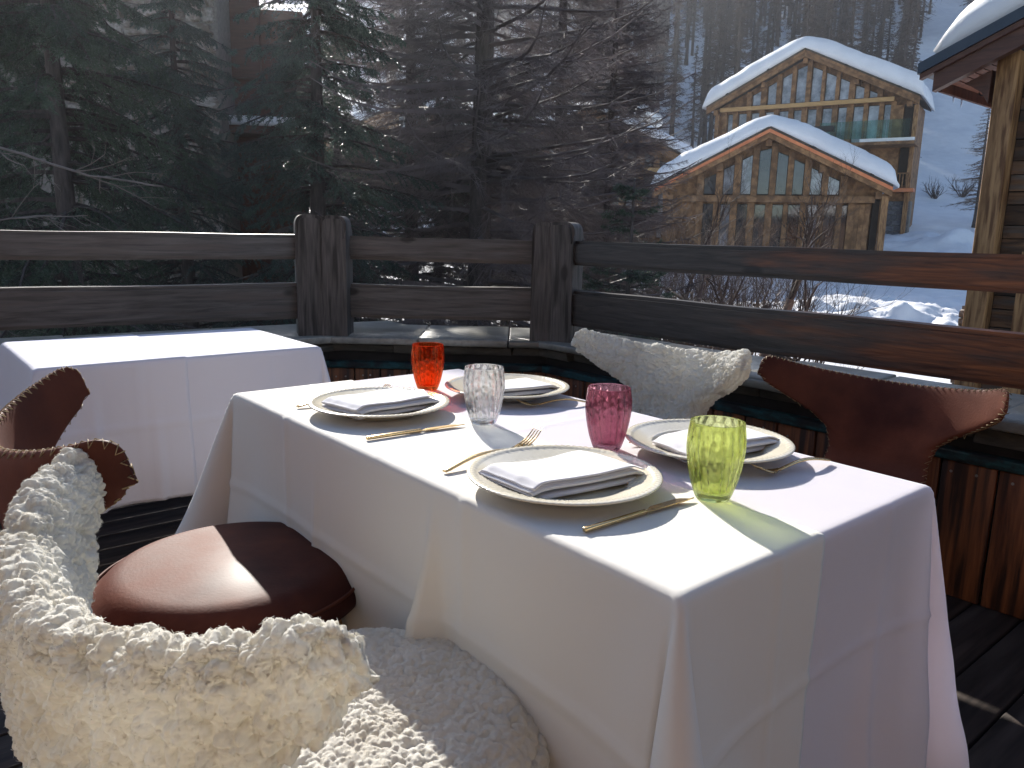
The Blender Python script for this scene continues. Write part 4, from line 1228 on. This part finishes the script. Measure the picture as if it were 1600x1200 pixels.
# ------------------------------------------------------------------ table cloths and tables
def cloth_sheet(name, mat, origin, rot, W, Lb, drop, a0, a1, b0, b1, lift=0, seed=0, step=.009, pleats=(), kfold=.38, crease=True, wave=1.0):
    """a across [0,W], b along [0,Lb]; sheet covers a0..a1, b0..b1 (negative / beyond = hanging)"""
    na = max(2, int((a1 - a0) / step)); nb = max(2, int((b1 - b0) / step))
    A, B = np.meshgrid(np.linspace(a0, a1, na), np.linspace(b0, b1, nb))
    ea = np.where(A < 0, A, np.where(A > W, A - W, 0)); eb = np.where(B < 0, B, np.where(B > Lb, B - Lb, 0))
    X = np.clip(A, 0, W); Y = np.clip(B, 0, Lb)
    r = np.hypot(ea, eb); rs = np.where(r < 1e-9, 1, r)
    ca, cb = ea / rs, eb / rs
    rr = .006
    # corner cone
    c2 = np.abs(2 * ca * cb)
    rho = r * kfold * c2 ** .75
    # neighbouring flat parts are pulled a little by the fold
    def pull(dist, depth):
        return np.exp(-(dist / (.05 + .16 * depth)) ** 2) * depth * .10
    flat = (r > 0) & (c2 < 1e-9)
    dist_a = np.minimum(np.abs(A - 0), np.abs(A - W)); dist_b = np.minimum(np.abs(B - 0), np.abs(B - Lb))
    distc = np.where(ea != 0, dist_b, dist_a)
    depth = r
    outw = np.where(flat, pull(distc, depth), 0)
    nz = fbm(np.stack([A * 2.2 + seed, B * 2.2, A * 0 + seed], -1), 3) - .5
    hz = vnoise(np.stack([np.where(ea != 0, B, A) * 6.5 + seed * 3.1, depth * 1.2, A * 0 + 3.7 + seed], -1)) - .5
    outw = outw + (nz * .055 + hz * .022) * wave * sm(.03, .45, depth)
    for (side, pos, wd, am) in pleats:           # side 'a0': hanging side A<0, position along B
        mask = (A < 0) & (eb == 0) if side == 'a0' else ((B < 0) & (ea == 0) if side == 'b0' else (A > W))
        s = (B if side in ('a0', 'a1') else A) - pos
        wdd = wd * (.35 + depth * 1.6)
        f = np.where(s > 0, np.exp(-(s / (wdd * .22)) ** 2), np.exp(-(s / wdd) ** 2))
        outw = outw + np.where(mask, f * am * sm(0, .5, depth), 0)
    h = np.sqrt(np.clip(r ** 2 - rho ** 2, 0, None))
    roll = rr * (1 - np.exp(-r / rr))
    H = roll + rho + outw + lift * (r > 0)
    X = X + ca * H; Y = Y + cb * H
    Z = np.where(r > 0, -np.clip(h - roll * .55, 0, None), 0) + lift
    Z = Z + (nz * .0022 + hz * .0008) * (r == 0) * 1.0
    # ironing creases on the flat and hanging parts
    if crease:
        for cpos in (Lb * .5,):
            Z = Z + np.where(r == 0, .0012 * np.exp(-((B - cpos) / .008) ** 2), 0)
        dd = drop * .46
        g = .0042 * np.exp(-((depth - dd) / .008) ** 2) * (c2 < .3)
        X = X + ca * g; Y = Y + cb * g
        for q in (.30, .78):
            g = .0034 * np.exp(-((np.where(ea != 0, B / Lb, A / W) - q) / .008) ** 2) * flat
            X = X + ca * g; Y = Y + cb * g
    V = np.stack([X, Y, Z], -1).reshape(-1, 3)
    me = mesh_np(name, V, grid_faces(na, nb), True, mat)
    uvl = me.uv_layers.new(name='UVMap')
    li = np.empty(len(me.loops), dtype=np.int32); me.loops.foreach_get('vertex_index', li)
    UV = np.stack([A.ravel(), B.ravel()], -1)[li]
    uvl.data.foreach_set('uv', UV.ravel().astype(np.float32))
    o = link(name, me, None, (origin[0], origin[1], .752), (0, 0, rot))
    so = o.modifiers.new('thickness', 'SOLIDIFY'); so.thickness = .0012; so.offset = -1
    return o
def table(label, origin, rot, W, Lb, mat, splay=.05):
    t = thing('table', label, 'table', (origin[0], origin[1], 0), rot)
    m = MB(); m.box((W / 2, Lb / 2, .733), (W - .004, Lb - .004, .03)); link('tabletop', bevel_mesh(m.mesh('tabletop', mat), .004), t)
    m = MB()
    m.box((W / 2, Lb / 2, .68), (W - .16, Lb - .16, .07)); m.build('apron', mat, t)
    for sx in (0, 1):
        for sy in (0, 1):
            x, y = (.05 if sx == 0 else W - .05), (.05 if sy == 0 else Lb - .05)
            ox, oy = (-splay if sx == 0 else splay), (-splay if sy == 0 else splay)
            m = MB(); m.tube([(x, y, .70), (x + ox * .5, y + oy * .5, .35), (x + ox, y + oy, 0)], [.030, .026, .018], 10)
            m.build('leg', mat, t, True)
    return t
# laid table: x local = V, y local = U
TW, TL = .676, 1.371
table('pale wooden table under the white cloths in the foreground', tv(0, 0), TROT, TW, TL, M['oak'], .02)
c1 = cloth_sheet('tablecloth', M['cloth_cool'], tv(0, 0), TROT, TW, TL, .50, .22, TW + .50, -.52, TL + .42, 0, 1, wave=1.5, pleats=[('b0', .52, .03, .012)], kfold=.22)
tag(c1, 'white tablecloth on the railing side of the laid table, lying under the cream one', 'tablecloth')
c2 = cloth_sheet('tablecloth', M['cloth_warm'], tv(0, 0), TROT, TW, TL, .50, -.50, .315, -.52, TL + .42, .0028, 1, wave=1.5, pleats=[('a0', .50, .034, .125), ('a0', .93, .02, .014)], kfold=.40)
tag(c2, 'white tablecloth on the near side of the laid table with a hanging pleat', 'tablecloth')
# second table
T2 = (-1.345, 2.145)
W2, L2 = .865, .62
table('second wooden table hidden under white cloth beside the left railing', T2, TROT, W2, L2, M['oak'], .03)
c3 = cloth_sheet('tablecloth', M['cloth_second'], T2, TROT, W2, L2, .45, .36, W2 + .40, -.45, L2 + .3, 0, 7, step=.012, kfold=.24, wave=1.7, pleats=[('b0', .66, .05, .022)])
tag(c3, 'right half cloth on the empty table by the left railing, white', 'tablecloth')
c4 = cloth_sheet('tablecloth', M['cloth_second'], T2, TROT, W2, L2, .45, -.40, .41, -.45, L2 + .3, .0028, 7, step=.012, kfold=.30, wave=1.7, pleats=[('b0', .14, .05, .025), ('b0', .31, .03, .012)])
tag(c4, 'left half cloth on the empty table, overlapping the other with a vertical hem', 'tablecloth')

# ------------------------------------------------------------------ plates
def plate_mesh():
    R = .158; nt = 360
    prof = [(0, .006), (.05, .006), (.088, .006), (.0975, .0075), (.102, .011), (.105, .0155), (.1075, .0165), (.110, .0168),
            (.114, .0178), (.119, .0192), (.124, .0205), (.129, .0218), (.134, .0231), (.139, .0244), (.1435, .0256), (.1465, .0278), (.150, .0280), (.1535, .0278), (.1565, .0275),
            (.158, .0262), (.1572, .0245), (.150, .0232), (.13, .0185), (.11, .0125), (.098, .004), (.086, .001), (.080, .0), (.076, .003), (.0, .003)]
    th = np.arange(nt) * 2 * PI / nt
    V = []
    for i, (r, z) in enumerate(prof):
        rr = np.full(nt, r); zz = np.full(nt, z)
        if 8 <= i <= 14:       # basket-weave relief on the rim
            ph = th * 60 + (i % 2) * PI
            zz = zz + .0008 * np.sin(ph)
        if 15 <= i <= 18:
            zz = zz + .0004 * np.sin(th * 90 + i)
        V.append(np.stack([rr * np.cos(th), rr * np.sin(th), zz], -1))
    V = np.concatenate(V)
    return mesh_np('plate', V, grid_faces(nt, len(prof), True), True, M['plate'])
pm = plate_mesh()
PL = dict(A=(.088, 1.205), B=(-.298, 1.705), C=(.378, 1.435), D=(-.012, 1.925))
def plate(key, label):
    o = link('plate', pm, None, (*PL[key], .7555), (0, 0, RNG.uniform(0, 6)))
    return tag(o, label, 'plate', 'cream plates with woven rims')
plate('A', 'cream plate nearest the camera, between the knife and the pleat of the cloth')
plate('B', 'cream plate at the far left of the table, orange light falling on its rim')
plate('C', 'cream plate behind the green glass, on the railing side')
plate('D', 'cream plate farthest away, behind the clear glass')

# ------------------------------------------------------------------ napkins
def napkin(label, loc, rot, L, Wd, layers, seed, skew=.0, th=.0058):
    """cloth folded back and forth: cross-section is one continuous folded strip"""
    rg = np.random.default_rng(seed)
    prof = []
    z = .003
    for k in range(layers):
        x0, x1 = -Wd / 2 + rg.uniform(0, .006) + .006 * k * .4, Wd / 2 - rg.uniform(0, .010)
        xs = np.linspace(x0, x1, 22)
        if k % 2: xs = xs[::-1]
        for x in xs: prof.append((x, z))
        if k < layers - 1:
            s = 1 if k % 2 == 0 else -1
            for a in np.linspace(-PI / 2, PI / 2, 9)[1:-1]:
                prof.append((xs[-1] + s * math.cos(a) * th * .9, z + th / 2 + math.sin(a) * th / 2))
            z += th
    prof = np.array(prof)
    n = 70
    ys = np.linspace(-L / 2, L / 2, n)
    V = []
    for y in ys:
        e = sm(0, .02, L / 2 - abs(y))
        p = prof.copy()
        nz = fbm(np.stack([p[:, 0] * 22 + seed, np.full(len(p), y * 14), p[:, 1] * 30], -1), 3) - .5
        nz2 = vnoise(np.stack([p[:, 0] * 6 + seed, np.full(len(p), y * 9), p[:, 1] * 0], -1)) - .5
        zz = p[:, 1] * (.80 + .20 * e) + nz * .0055 + nz2 * .010 * (p[:, 1] / z)
        sag = -.004 * sm(.7, 1, abs(y) / (L / 2)) * (p[:, 1] / z)
        edge = (vnoise(np.stack([p[:, 1] * 260 + seed, np.full(len(p), 1.3 * np.sign(y)), p[:, 0] * 3], -1)) - .5) * .012
        V.append(np.stack([p[:, 0] + skew * y + nz * .002, np.full(len(p), y) + edge * (abs(y) / (L / 2)) ** 6, np.maximum(zz + sag, .0015)], -1))
    V = np.concatenate(V)
    me = mesh_np('napkin', V, grid_faces(len(prof), n), True, M['napkin'])
    o = link('napkin', me, None, loc, (0, 0, rot))
    so = o.modifiers.new('thickness', 'SOLIDIFY'); so.thickness = .0016; so.offset = 0
    return tag(o, label, 'napkin', 'folded white napkins on the plates')
zP = .7555 + .0075
def between(p, q): return ((p[0] + q[0]) / 2, (p[1] + q[1]) / 2)
napkin('white napkin folded in thick layers on the plate nearest the camera', (.083, 1.205, zP), rad(-48), .215, .130, 5, 3, .18, .0060)
napkin('white napkin folded on the far left plate, its layers fanned at the near edge', (-.292, 1.700, zP), rad(-40), .215, .140, 5, 5, .15, .0060)
napkin('white napkin folded on the plate behind the green glass', (.395, 1.432, zP), rad(-62), .235, .125, 5, 8, -.1, .0060)
napkin('white napkin on the farthest plate, partly behind the clear glass', (.005, 1.925, zP), rad(-55), .190, .125, 4, 11, .1, .0055)

# ------------------------------------------------------------------ glasses
def tumbler(label, loc, mat, group='ribbed coloured tumblers', s=1.0, seed=0, clearbase=True):
    H, nt = .124, 160
    zs = np.concatenate([np.linspace(.0, .012, 4), np.linspace(.016, H - .004, 44), [H - .0015, H]])
    def R(z):
        t = z / H
        return .0265 + .0195 * np.sin(np.clip(t * 1.9, 0, PI / 2)) ** .8 - .0042 * np.clip((t - .62) / .38, 0, 1) ** 1.6
    th = np.arange(nt) * 2 * PI / nt
    V = []
    V.append(np.stack([th * 0, th * 0, th * 0 + .0015], -1))
    V.append(np.stack([.018 * np.cos(th), .018 * np.sin(th), th * 0 + .0015], -1))
    for z in zs:
        r = R(z) + .00055 * np.cos((th + z * 1.2) * 18) * sm(.01, .03, z) * sm(0, .02, H - z)
        V.append(np.stack([r * np.cos(th), r * np.sin(th), th * 0 + z], -1))
    zi = zs[::-1]
    for z in zi:
        if z < .013: break
        w = .0024 + .0006 * (1 - z / H)
        # rows of drop-shaped dimples pressed into the inner wall
        tw = th + z * 1.2
        dim = (np.cos(tw * 18) * .5 + .5) ** 1.5 * (.72 + .28 * np.cos(z * 2 * PI / .017 + PI * (np.round(tw * 18 / (2 * PI)) % 2))) 
        r = R(z) - w - .0021 * dim * sm(.0, .012, H - z)
        V.append(np.stack([r * np.cos(th), r * np.sin(th), th * 0 + z], -1))
    for r, z in ((.021, .0115), (.012, .0105), (0, .010)):
        V.append(np.stack([r * np.cos(th), r * np.sin(th), th * 0 + z], -1))
    n = len(V)
    me = mesh_np('tumbler', np.concatenate(V), grid_faces(nt, n, True), True, mat)
    o = link('tumbler', me, None, (*loc, .7555), (0, 0, seed))
    o.scale = (s, s, s)
    return tag(o, label, 'glass', group)
M['g_green'] = tinted_glass('lime_green_glass', (.94, .975, .68), .34)
M['g_plum'] = tinted_glass('plum_glass', (.77, .56, .62), .34)
M['g_clear'] = tinted_glass('smoke_clear_glass', (.975, .98, .975), .30)
M['g_red'] = tinted_glass('orange_red_glass', (.99, .46, .22), .4)
tumbler('lime green ribbed tumbler nearest the camera', (.322, 1.172), M['g_green'])
tumbler('plum purple ribbed tumbler between two plates', (.186, 1.447), M['g_plum'], s=.97)
tumbler('clear ribbed tumbler in the middle of the table', (-.060, 1.628), M['g_clear'], s=.99)
tumbler('orange red ribbed tumbler at the far end of the table', (-.220, 1.980), M['g_red'], s=.95)

# ------------------------------------------------------------------ cutlery
def fork(label, a, ang, L=.205):
    b = MB()
    t = thing('fork', label, 'fork', (*a, .7565), ang, 'gold coloured forks')
    # handle: flat tapering bar, arched; origin = handle end, +x towards the tines
    n = 22
    x = np.linspace(0, L * .70, n)
    z = .003 + .011 * np.sin(x / (L * .70) * PI) ** 1.1 * .9
    w = .0062 - .0030 * sm(.1, .9, x / (L * .7)); w[0] = .0045
    h = .0016
    V = []
    for i in range(n):
        V += [(x[i], -w[i], z[i] - h), (x[i], w[i], z[i] - h), (x[i], w[i], z[i] + h), (x[i], -w[i], z[i] + h)]
    F = [(4 * i + k, 4 * i + (k + 1) % 4, 4 * i + 4 + (k + 1) % 4, 4 * i + 4 + k) for i in range(n - 1) for k in range(4)]
    F += [(3, 2, 1, 0), (4 * n - 4, 4 * n - 3, 4 * n - 2, 4 * n - 1)]
    b.add(V, F); me = fix_normals(b.mesh('handle', M['brass'])); bevel_mesh(me, .0006, 1); link('handle', me, t)
    # head
    b = MB()
    xs = np.linspace(L * .695, L * .82, 10); ws = .0034 + .0088 * sm(0, 1, (xs - xs[0]) / (xs[-1] - xs[0])) 
    zf = lambda q: .0035 - .0015 * np.sin(np.clip((q - L * .7) / (L * .16), 0, 1) * PI) + 9.0 * np.clip(q - L * .80, 0, 1) ** 2
    V = []
    for i, q in enumerate(xs):
        zq = zf(q)
        V += [(q, -ws[i], zq + .0012), (q, 0, zq - .0006), (q, ws[i], zq + .0012), (q, ws[i], zq + .0024), (q, 0, zq + .0008), (q, -ws[i], zq + .0024)]
    F = [(6 * i + k, 6 * i + (k + 1) % 6, 6 * i + 6 + (k + 1) % 6, 6 * i + 6 + k) for i in range(9) for k in range(6)]
    b.add(V, F)
    hd = link('head', fix_normals(b.mesh('head', M['brass'], True)), t)
    for k in range(4):
        y0 = (-.0103, -.0036, .0031, .0098)[k]
        q = np.linspace(L * .815, L, 9)
        pts = np.stack([q, np.full(9, y0) * (1 - .05 * (q - q[0]) / (q[-1] - q[0])), zf(q) + .0014], -1)
        b = MB(); b.tube(pts, np.array([.0019, .0018, .0017, .0016, .0015, .0014, .0013, .0011, .0006]), 6)
        b.build('tine', M['brass'], hd, True)
    return t
def knife(label, a, ang, L=.225):
    t = thing('knife', label, 'knife', (*a, .7560), ang, 'gold coloured knives')
    m = MB(); m.box((L * .27, 0, .0042), (L * .54, .0078, .0068)); link('handle', bevel_mesh(m.mesh('handle', M['brass']), .0014, 2), t)
    # blade standing on its edge a little, curved tip
    n = 18
    x = np.linspace(L * .535, L, n); s = (x - x[0]) / (x[-1] - x[0])
    top = .0055 + .0 * s; wd = .0035 + .0065 * sm(0, .25, s) - .0085 * sm(.72, 1, s) ** 1.5
    V = []
    for i in range(n):
        V += [(x[i], -.0035 - (wd[i] - .0035) * .2, .0055), (x[i], -.0035 + wd[i] * 1.6, .0035), (x[i], -.0035 - (wd[i] - .0035) * .2, .0032)]
    F = [(3 * i + k, 3 * i + (k + 1) % 3, 3 * i + 3 + (k + 1) % 3, 3 * i + 3 + k) for i in range(n - 1) for k in range(3)]
    m = MB(); m.add(V, F); m.F3.append(np.array([(0, 1, 2), (3 * n - 1, 3 * n - 2, 3 * n - 3)]))
    link('blade', fix_normals(m.mesh('blade', M['brass'])), t)
    return t
knife('gold knife in front of the nearest plate, pointing to the green glass', (.104, 1.008), rad(39), .235)
knife('gold knife in front of the far left plate, pointing to the clear glass', (-.282, 1.461), rad(36), .225)
knife('gold knife behind the plum glass, only its tip showing left of the right plate', (.40, 1.600), rad(218), .21)
knife('gold knife at the far end between orange glass and farthest plate', (.04, 2.075), rad(213), .215)
fork('gold fork behind the nearest plate, tines showing over its far rim', (-.112, 1.262), rad(52), .27)
fork('gold fork at the far left plate, only handle end and tine tips showing', (-.490, 1.722), rad(44), .255)
fork('gold fork on the open cloth right of the green glass', (.592, 1.385), rad(211), .195)
fork('gold fork between the farthest plate and the plum glass', (.185, 1.842), rad(198), .18)

# ------------------------------------------------------------------ wing-backed chairs
def chair_surface(U, V_, hw=.365, grow=0.0):
    """centre surface of the wing back. U in [-1,1] across, V_ in [0,1] from seat to top edge; +Y is the front"""
    aU = np.abs(U)
    # boundary of each row
    xb = np.interp(V_, [0, .12, .25, .38, .50, .64, .78, .90, 1.0], [.150, .128, .120, .135, .185, .265, .330, .358, .350]) * hw / .365
    zb = np.interp(V_, [0, .12, .25, .38, .50, .64, .78, .90, 1.0], [.385, .46, .53, .590, .640, .688, .728, .770, .826])
    zm = .385 + (.762 - .385) * V_ ** 1.0
    x = U * xb
    z = zm + (zb - zm) * aU ** 1.9
    # round the wing tips
    rnd = sm(.80, 1.0, V_) * .040
    tip = np.clip((aU - .84) / .16, 0, 1)
    z = z - rnd * (1 - np.sqrt(np.clip(1 - tip ** 2, 0, 1)))
    ph = np.clip(np.abs(x) / hw, 0, 1) * rad(74)
    y = -.335 + .185 * (1 - np.cos(ph)) / (1 - math.cos(rad(74)))
    x = np.sign(x) * hw * np.sin(ph) / math.sin(rad(74)) * 1.0
    y = y - (z - .45) * .16 + .075 * np.clip((.52 - z) / .12, 0, 1) ** 2
    x = x * (1 + (z - .6) * .12)
    return np.stack([x, y, z], -1)

def back_mesh(nu, nv, T, fluff=0, seed=0):
    u = np.linspace(-1, 1, nu); v = 1 - (1 - np.linspace(0, 1, nv)) ** 2.0
    u = np.sign(u) * (1 - (1 - np.abs(u)) ** 1.6)
    U, V_ = np.meshgrid(u, v)
    P = chair_surface(U, V_)
    du = np.gradient(P, axis=1); dv = np.gradient(P, axis=0)
    N = np.cross(du, dv); N /= np.linalg.norm(N, axis=2)[..., None] + 1e-9
    N[:, 0] = N[:, 1]; N[:, -1] = N[:, -2]
    prof = np.sqrt(np.clip(1 - np.abs(U) ** 7, 0, 1)) * np.sqrt(np.clip(1 - V_ ** 9, 0, 1))
    th = T * (.10 + .90 * prof)
    A = P - N * th[..., None]; B = P + N * th[..., None]
    return P, N, A, B, U, V_, th

def billow(P, s, seed=0, o=2):
    r = 0
    for k in range(o):
        n = vnoise(P * s * 2 ** k + seed * 7.7 + k * 13.1)
        r = r + np.abs(2 * n - 1) * .5 ** k
    return r / 1.5

def domes(P, size, seed=0):
    """rounded tuft heights in [0,1] from the nearest of scattered points"""
    Q = P / size + seed * 5.3
    i0 = np.floor(Q).astype(int)
    best = np.full(P.shape[:-1], 9.0)
    for dx in (-1, 0, 1):
        for dy in (-1, 0, 1):
            for dz in (-1, 0, 1):
                c = i0 + np.array([dx, dy, dz])
                k = c & 63
                off = np.stack([_perm[k[..., 0], k[..., 1], k[..., 2]], _perm[k[..., 1], k[..., 2], k[..., 0]], _perm[k[..., 2], k[..., 0], k[..., 1]]], -1)
                d = np.linalg.norm(Q - (c + off), axis=-1)
                best = np.minimum(best, d)
    return np.clip(1 - (best / .80) ** 2, 0, 1) ** .6

def curls(P, N, length, rc, rt, seed, down=.25, segs=5):
    """short curled locks as three-sided tubes"""
    rg = np.random.default_rng(seed)
    n = len(P)
    ax = N * .75 + rg.normal(0, .42, (n, 3)) + np.array([0, 0, -down]); ax /= np.linalg.norm(ax, axis=1)[:, None]
    t1 = np.cross(ax, rg.normal(size=(n, 3))); t1 /= np.linalg.norm(t1, axis=1)[:, None]
    t2 = np.cross(ax, t1)
    L = length * rg.uniform(.5, 1.25, (n, 1)); turns = rg.uniform(.5, 1.3, (n, 1)) * 2 * PI
    pts = []
    for k in range(segs):
        f = k / (segs - 1)
        R = rc * (.2 + .9 * f)
        pts.append(P + ax * L * (f - .25 * f * f) + t1 * R * np.cos(turns * f) + t2 * R * np.sin(turns * f) - t1 * R * (1 - f))
    parts = []
    for k in range(segs - 1):
        r0 = rt * (1 - .75 * (k / (segs - 1)) ** 1.5); r1 = rt * (1 - .75 * ((k + 1) / (segs - 1)) ** 1.5)
        parts.append(seg_tubes(pts[k], pts[k + 1], np.full(n, r0), np.full(n, r1)))
    return merge(parts)

def wing_chair(label, loc, facing, woolly, res=1.0, nlock=0, seed=0, zsc=1.0, wsc=1.0):
    rz = math.atan2(-facing[0], facing[1])
    t = thing('wing_chair', label, 'chair', (*loc, 0), rz, 'wing backed chairs round the laid table')
    t.scale = (wsc, 1, zsc)
    T = .040 if woolly else .018
    nu, nv = (int(560 * res), int(320 * res)) if woolly else (110, 70)
    P, N, A, B, U, V_, th = back_mesh(nu, nv, T)
    mat = M['wool'] if woolly else M['leather']
    if woolly:
        GN = []
        for S, sg in ((A, -1), (B, 1)):
            g = np.cross(np.gradient(S, axis=1), np.gradient(S, axis=0)) * sg
            g /= np.linalg.norm(g, axis=2)[..., None] + 1e-12
            g[-1] = (0, 0, 1); g[:, 0] = g[:, 1]; g[:, -1] = g[:, -2]
            GN.append(g)
        for (S, sg), NS in zip(((A, -1), (B, 1)), GN):
            wob = np.stack([vnoise(S * 70 + 9), vnoise(S * 70 + 31), vnoise(S * 70 + 53)], -1) * .010
            d = domes(S + wob, .022, seed) * .011 + domes(S + wob, .0108, seed + 3) * .0082 + domes(S + wob * .5, .0058, seed + 8) * .0036 + (fbm(S * 13, 2) - .5) * .020 - .010
            d = d * (1 - sm(.985, 1.0, np.abs(U)) * .45)
            S += NS * (d - .002)[..., None]
        for sl in ((-1, slice(None)), (slice(None), 0), (slice(None), -1)):
            m_ = (A[sl] + B[sl]) / 2; A[sl] = m_; B[sl] = m_
    F = grid_faces(nu, nv)
    n = nu * nv
    ring = np.array([i for i in range(nu)] + [j * nu + nu - 1 for j in range(1, nv)] + [(nv - 1) * nu + i for i in range(nu - 2, -1, -1)] + [j * nu for j in range(nv - 2, 0, -1)])
    side = np.stack([ring, ring + n, np.roll(ring, -1) + n, np.roll(ring, -1)], -1)
    me = mesh_np('backrest', np.concatenate([A.reshape(-1, 3), B.reshape(-1, 3)]), np.concatenate([F, F[:, ::-1] + n, side]), True, mat)
    fix_normals(me)
    bo = link('backrest', me, t)
    # round seat
    if woolly:
        ns, nr = int(480 * res), int(180 * res)
    else:
        ns, nr = 96, 30
    thh = np.arange(ns) * 2 * PI / ns
    rs = np.linspace(0.0, 1, nr)
    SR = .262
    ring_pts = []
    for f in rs:                     # from the top centre over the rim to the underside
        a = f * (1.0 + .50)
        if a < 1: 
            r = SR * a; z = .468 + .012 * (1 - a ** 2) - .030 * np.clip((a - .80) / .20, 0, 1) ** 2
        else:
            k = (a - 1) / .5 * PI
            r = SR + .012 * math.sin(k); z = .438 - .019 * (1 - math.cos(k)) 
        ring_pts.append(np.stack([r * np.cos(thh) * 1.02, r * np.sin(thh) * .98, np.full(ns, z)], -1))
    SP = np.stack(ring_pts)
    if woolly:
        du = np.roll(SP, -1, axis=1) - np.roll(SP, 1, axis=1); dv = np.gradient(SP, axis=0)
        SN = np.cross(dv, du); SN /= np.linalg.norm(SN, axis=2)[..., None] + 1e-9
        if SN[nr // 2, 0, 2] < 0: SN = -SN
        SN[0] = (0, 0, 1)
        wob = np.stack([vnoise(SP * 90 + 9), vnoise(SP * 90 + 31), vnoise(SP * 90 + 53)], -1) * .008
        d = domes(SP + wob, .013, seed + 5) * .0070 + domes(SP, .007, seed + 6) * .0022 + (fbm(SP * 20, 2) - .5) * .006
        SP = SP + SN * d[..., None]
    sme = mesh_np('seat', SP.reshape(-1, 3), grid_faces(ns, nr, True), True, mat)
    so = link('seat', sme, t)
    if not woolly:
        a = np.linspace(0, 2 * PI, 90)
        b = MB(); b.tube(np.stack([(SR + .006) * 1.02 * np.cos(a), (SR + .006) * .98 * np.sin(a), a * 0 + .440], -1), .0035, 6, False)
        b.build('seat_piping', mat, so, True)
    # under-seat support and oak legs
    b = MB(); b.box((0, 0, .375), (.30, .30, .03)); b.build('seat_frame', M['oak'], t)
    b = MB(); b.box((0, -.225, .385), (.12, .16, .02)); b.build('back_bracket', M['black'], t)
    for (sx, sy) in ((1, 1), (-1, 1), (1, -1), (-1, -1)):
        b = MB(); b.tube([(sx * .15, sy * .15, .385), (sx * .185, sy * .19, .2), (sx * .215, sy * .225, 0)], [.017, .0145, .011], 10)
        b.build('leg', M['oak'], t, True)
    if woolly:
        rg = np.random.default_rng(seed + 50)
        # locks over both faces of the back, denser along the edges
        parts = []
        for (S, sg), NS in zip(((A, -1), (B, 1)), GN):
            du = np.linalg.norm(np.gradient(S, axis=1), axis=2) * np.linalg.norm(np.gradient(S, axis=0), axis=2)
            w = (du * (.30 + 1.2 * (V_ > .95)) * (np.abs(U) < .992)).ravel(); w /= w.sum()
            idx = rg.choice(w.size, nlock, p=w)
            pp = S.reshape(-1, 3)[idx]; nn = NS.reshape(-1, 3)[idx].copy()
            # edge locks point outward
            uu, vv = U.ravel()[idx], V_.ravel()[idx]
            edge = sm(.80, 1, np.maximum(np.abs(uu), vv))[:, None]
            outdir = np.stack([np.sign(uu) * (np.abs(uu) > vv), 0 * uu, (vv >= np.abs(uu)) * 1.0], -1)
            nn = nn * (1 - .6 * edge) + outdir * edge
            parts.append(curls(pp - nn * .002, nn, .0050, .0024, .00036, seed + (1 if sg > 0 else 2), down=.05, segs=4))
        v, f = merge(parts)
        o = link('fleece', mesh_np('fleece', v, f, True, M['wool2']), bo)
        o['kind'] = 'stuff'
        ii = rg.integers(0, int(nr * .78), int(nlock * .5)) ; 
        ii = (np.sqrt(rg.random(int(nlock * .5))) * nr * .80).astype(int); jj = rg.integers(0, ns, len(ii))
        v, f = curls(SP[ii, jj] - SN[ii, jj] * .001, SN[ii, jj], .0040, .0020, .00045, seed + 9, down=0, segs=3)
        o = link('fleece', mesh_np('fleece', v, f, True, M['wool2']), so)
        o['kind'] = 'stuff'
    else:
        # laced seam along the edge
        E = 150
        s1 = [(-1, q) for q in np.linspace(0, 1, E)] + [(q, 1) for q in np.linspace(-1, 1, int(E * 1.6))[1:-1]] + [(1, q) for q in np.linspace(1, 0, E)]
        s1 = np.array(s1)
        C0 = chair_surface(s1[:, 0], s1[:, 1])
        seglen = np.concatenate([[0], np.cumsum(np.linalg.norm(np.diff(C0, axis=0), axis=1))])
        m = int(seglen[-1] / .0055)
        q = np.linspace(0, seglen[-1], m)
        C = np.stack([np.interp(q, seglen, C0[:, k]) for k in range(3)], -1)
        uu = np.interp(q, seglen, s1[:, 0]); vv = np.interp(q, seglen, s1[:, 1])
        inn = chair_surface(np.clip(uu, -.955, .955), np.clip(vv, 0, .965)) 
        ind = inn - C; ln = np.linalg.norm(ind, axis=1)[:, None] + 1e-9; ind = ind / ln
        tang = np.gradient(C, axis=0); tang /= np.linalg.norm(tang, axis=1)[:, None]
        nrm = np.cross(tang, ind); nrm /= np.linalg.norm(nrm, axis=1)[:, None] + 1e-9
        ph = np.arange(m) % 4
        off = np.array([1, .1, -1, .1])[ph][:, None]; io = np.array([.0065, -.002, .0065, -.002])[ph][:, None] * RNG.uniform(.8, 1.15, (len(C), 1))
        Z = C + nrm * off * (T * .62) + ind * io
        b = MB(); b.tube(Z, .0010, 4, False)
        b.build('lacing', M['lace'], bo, True)
    return t
wing_chair('woolly cream sheepskin wing chair in the near left corner, closest to the camera', (-.207, .990), (.717, .697), True, 1.0, 15000, 1, zsc=1.04, wsc=.94)
wing_chair('red brown leather wing chair on the left, its seat behind the near sheepskin chair', (-.556, 1.465), (.834, .552), False, seed=2, zsc=1.06, wsc=.94)
wing_chair('cream sheepskin wing chair on the railing side, left of the leather one', (.352, 2.614), (-.693, -.721), True, .6, 7000, 4, zsc=.975, wsc=.984)
wing_chair('red brown leather wing chair with laced edge on the railing side at right', (.902, 2.105), (-.730, -.683), False, seed=5, zsc=.962, wsc=.971)
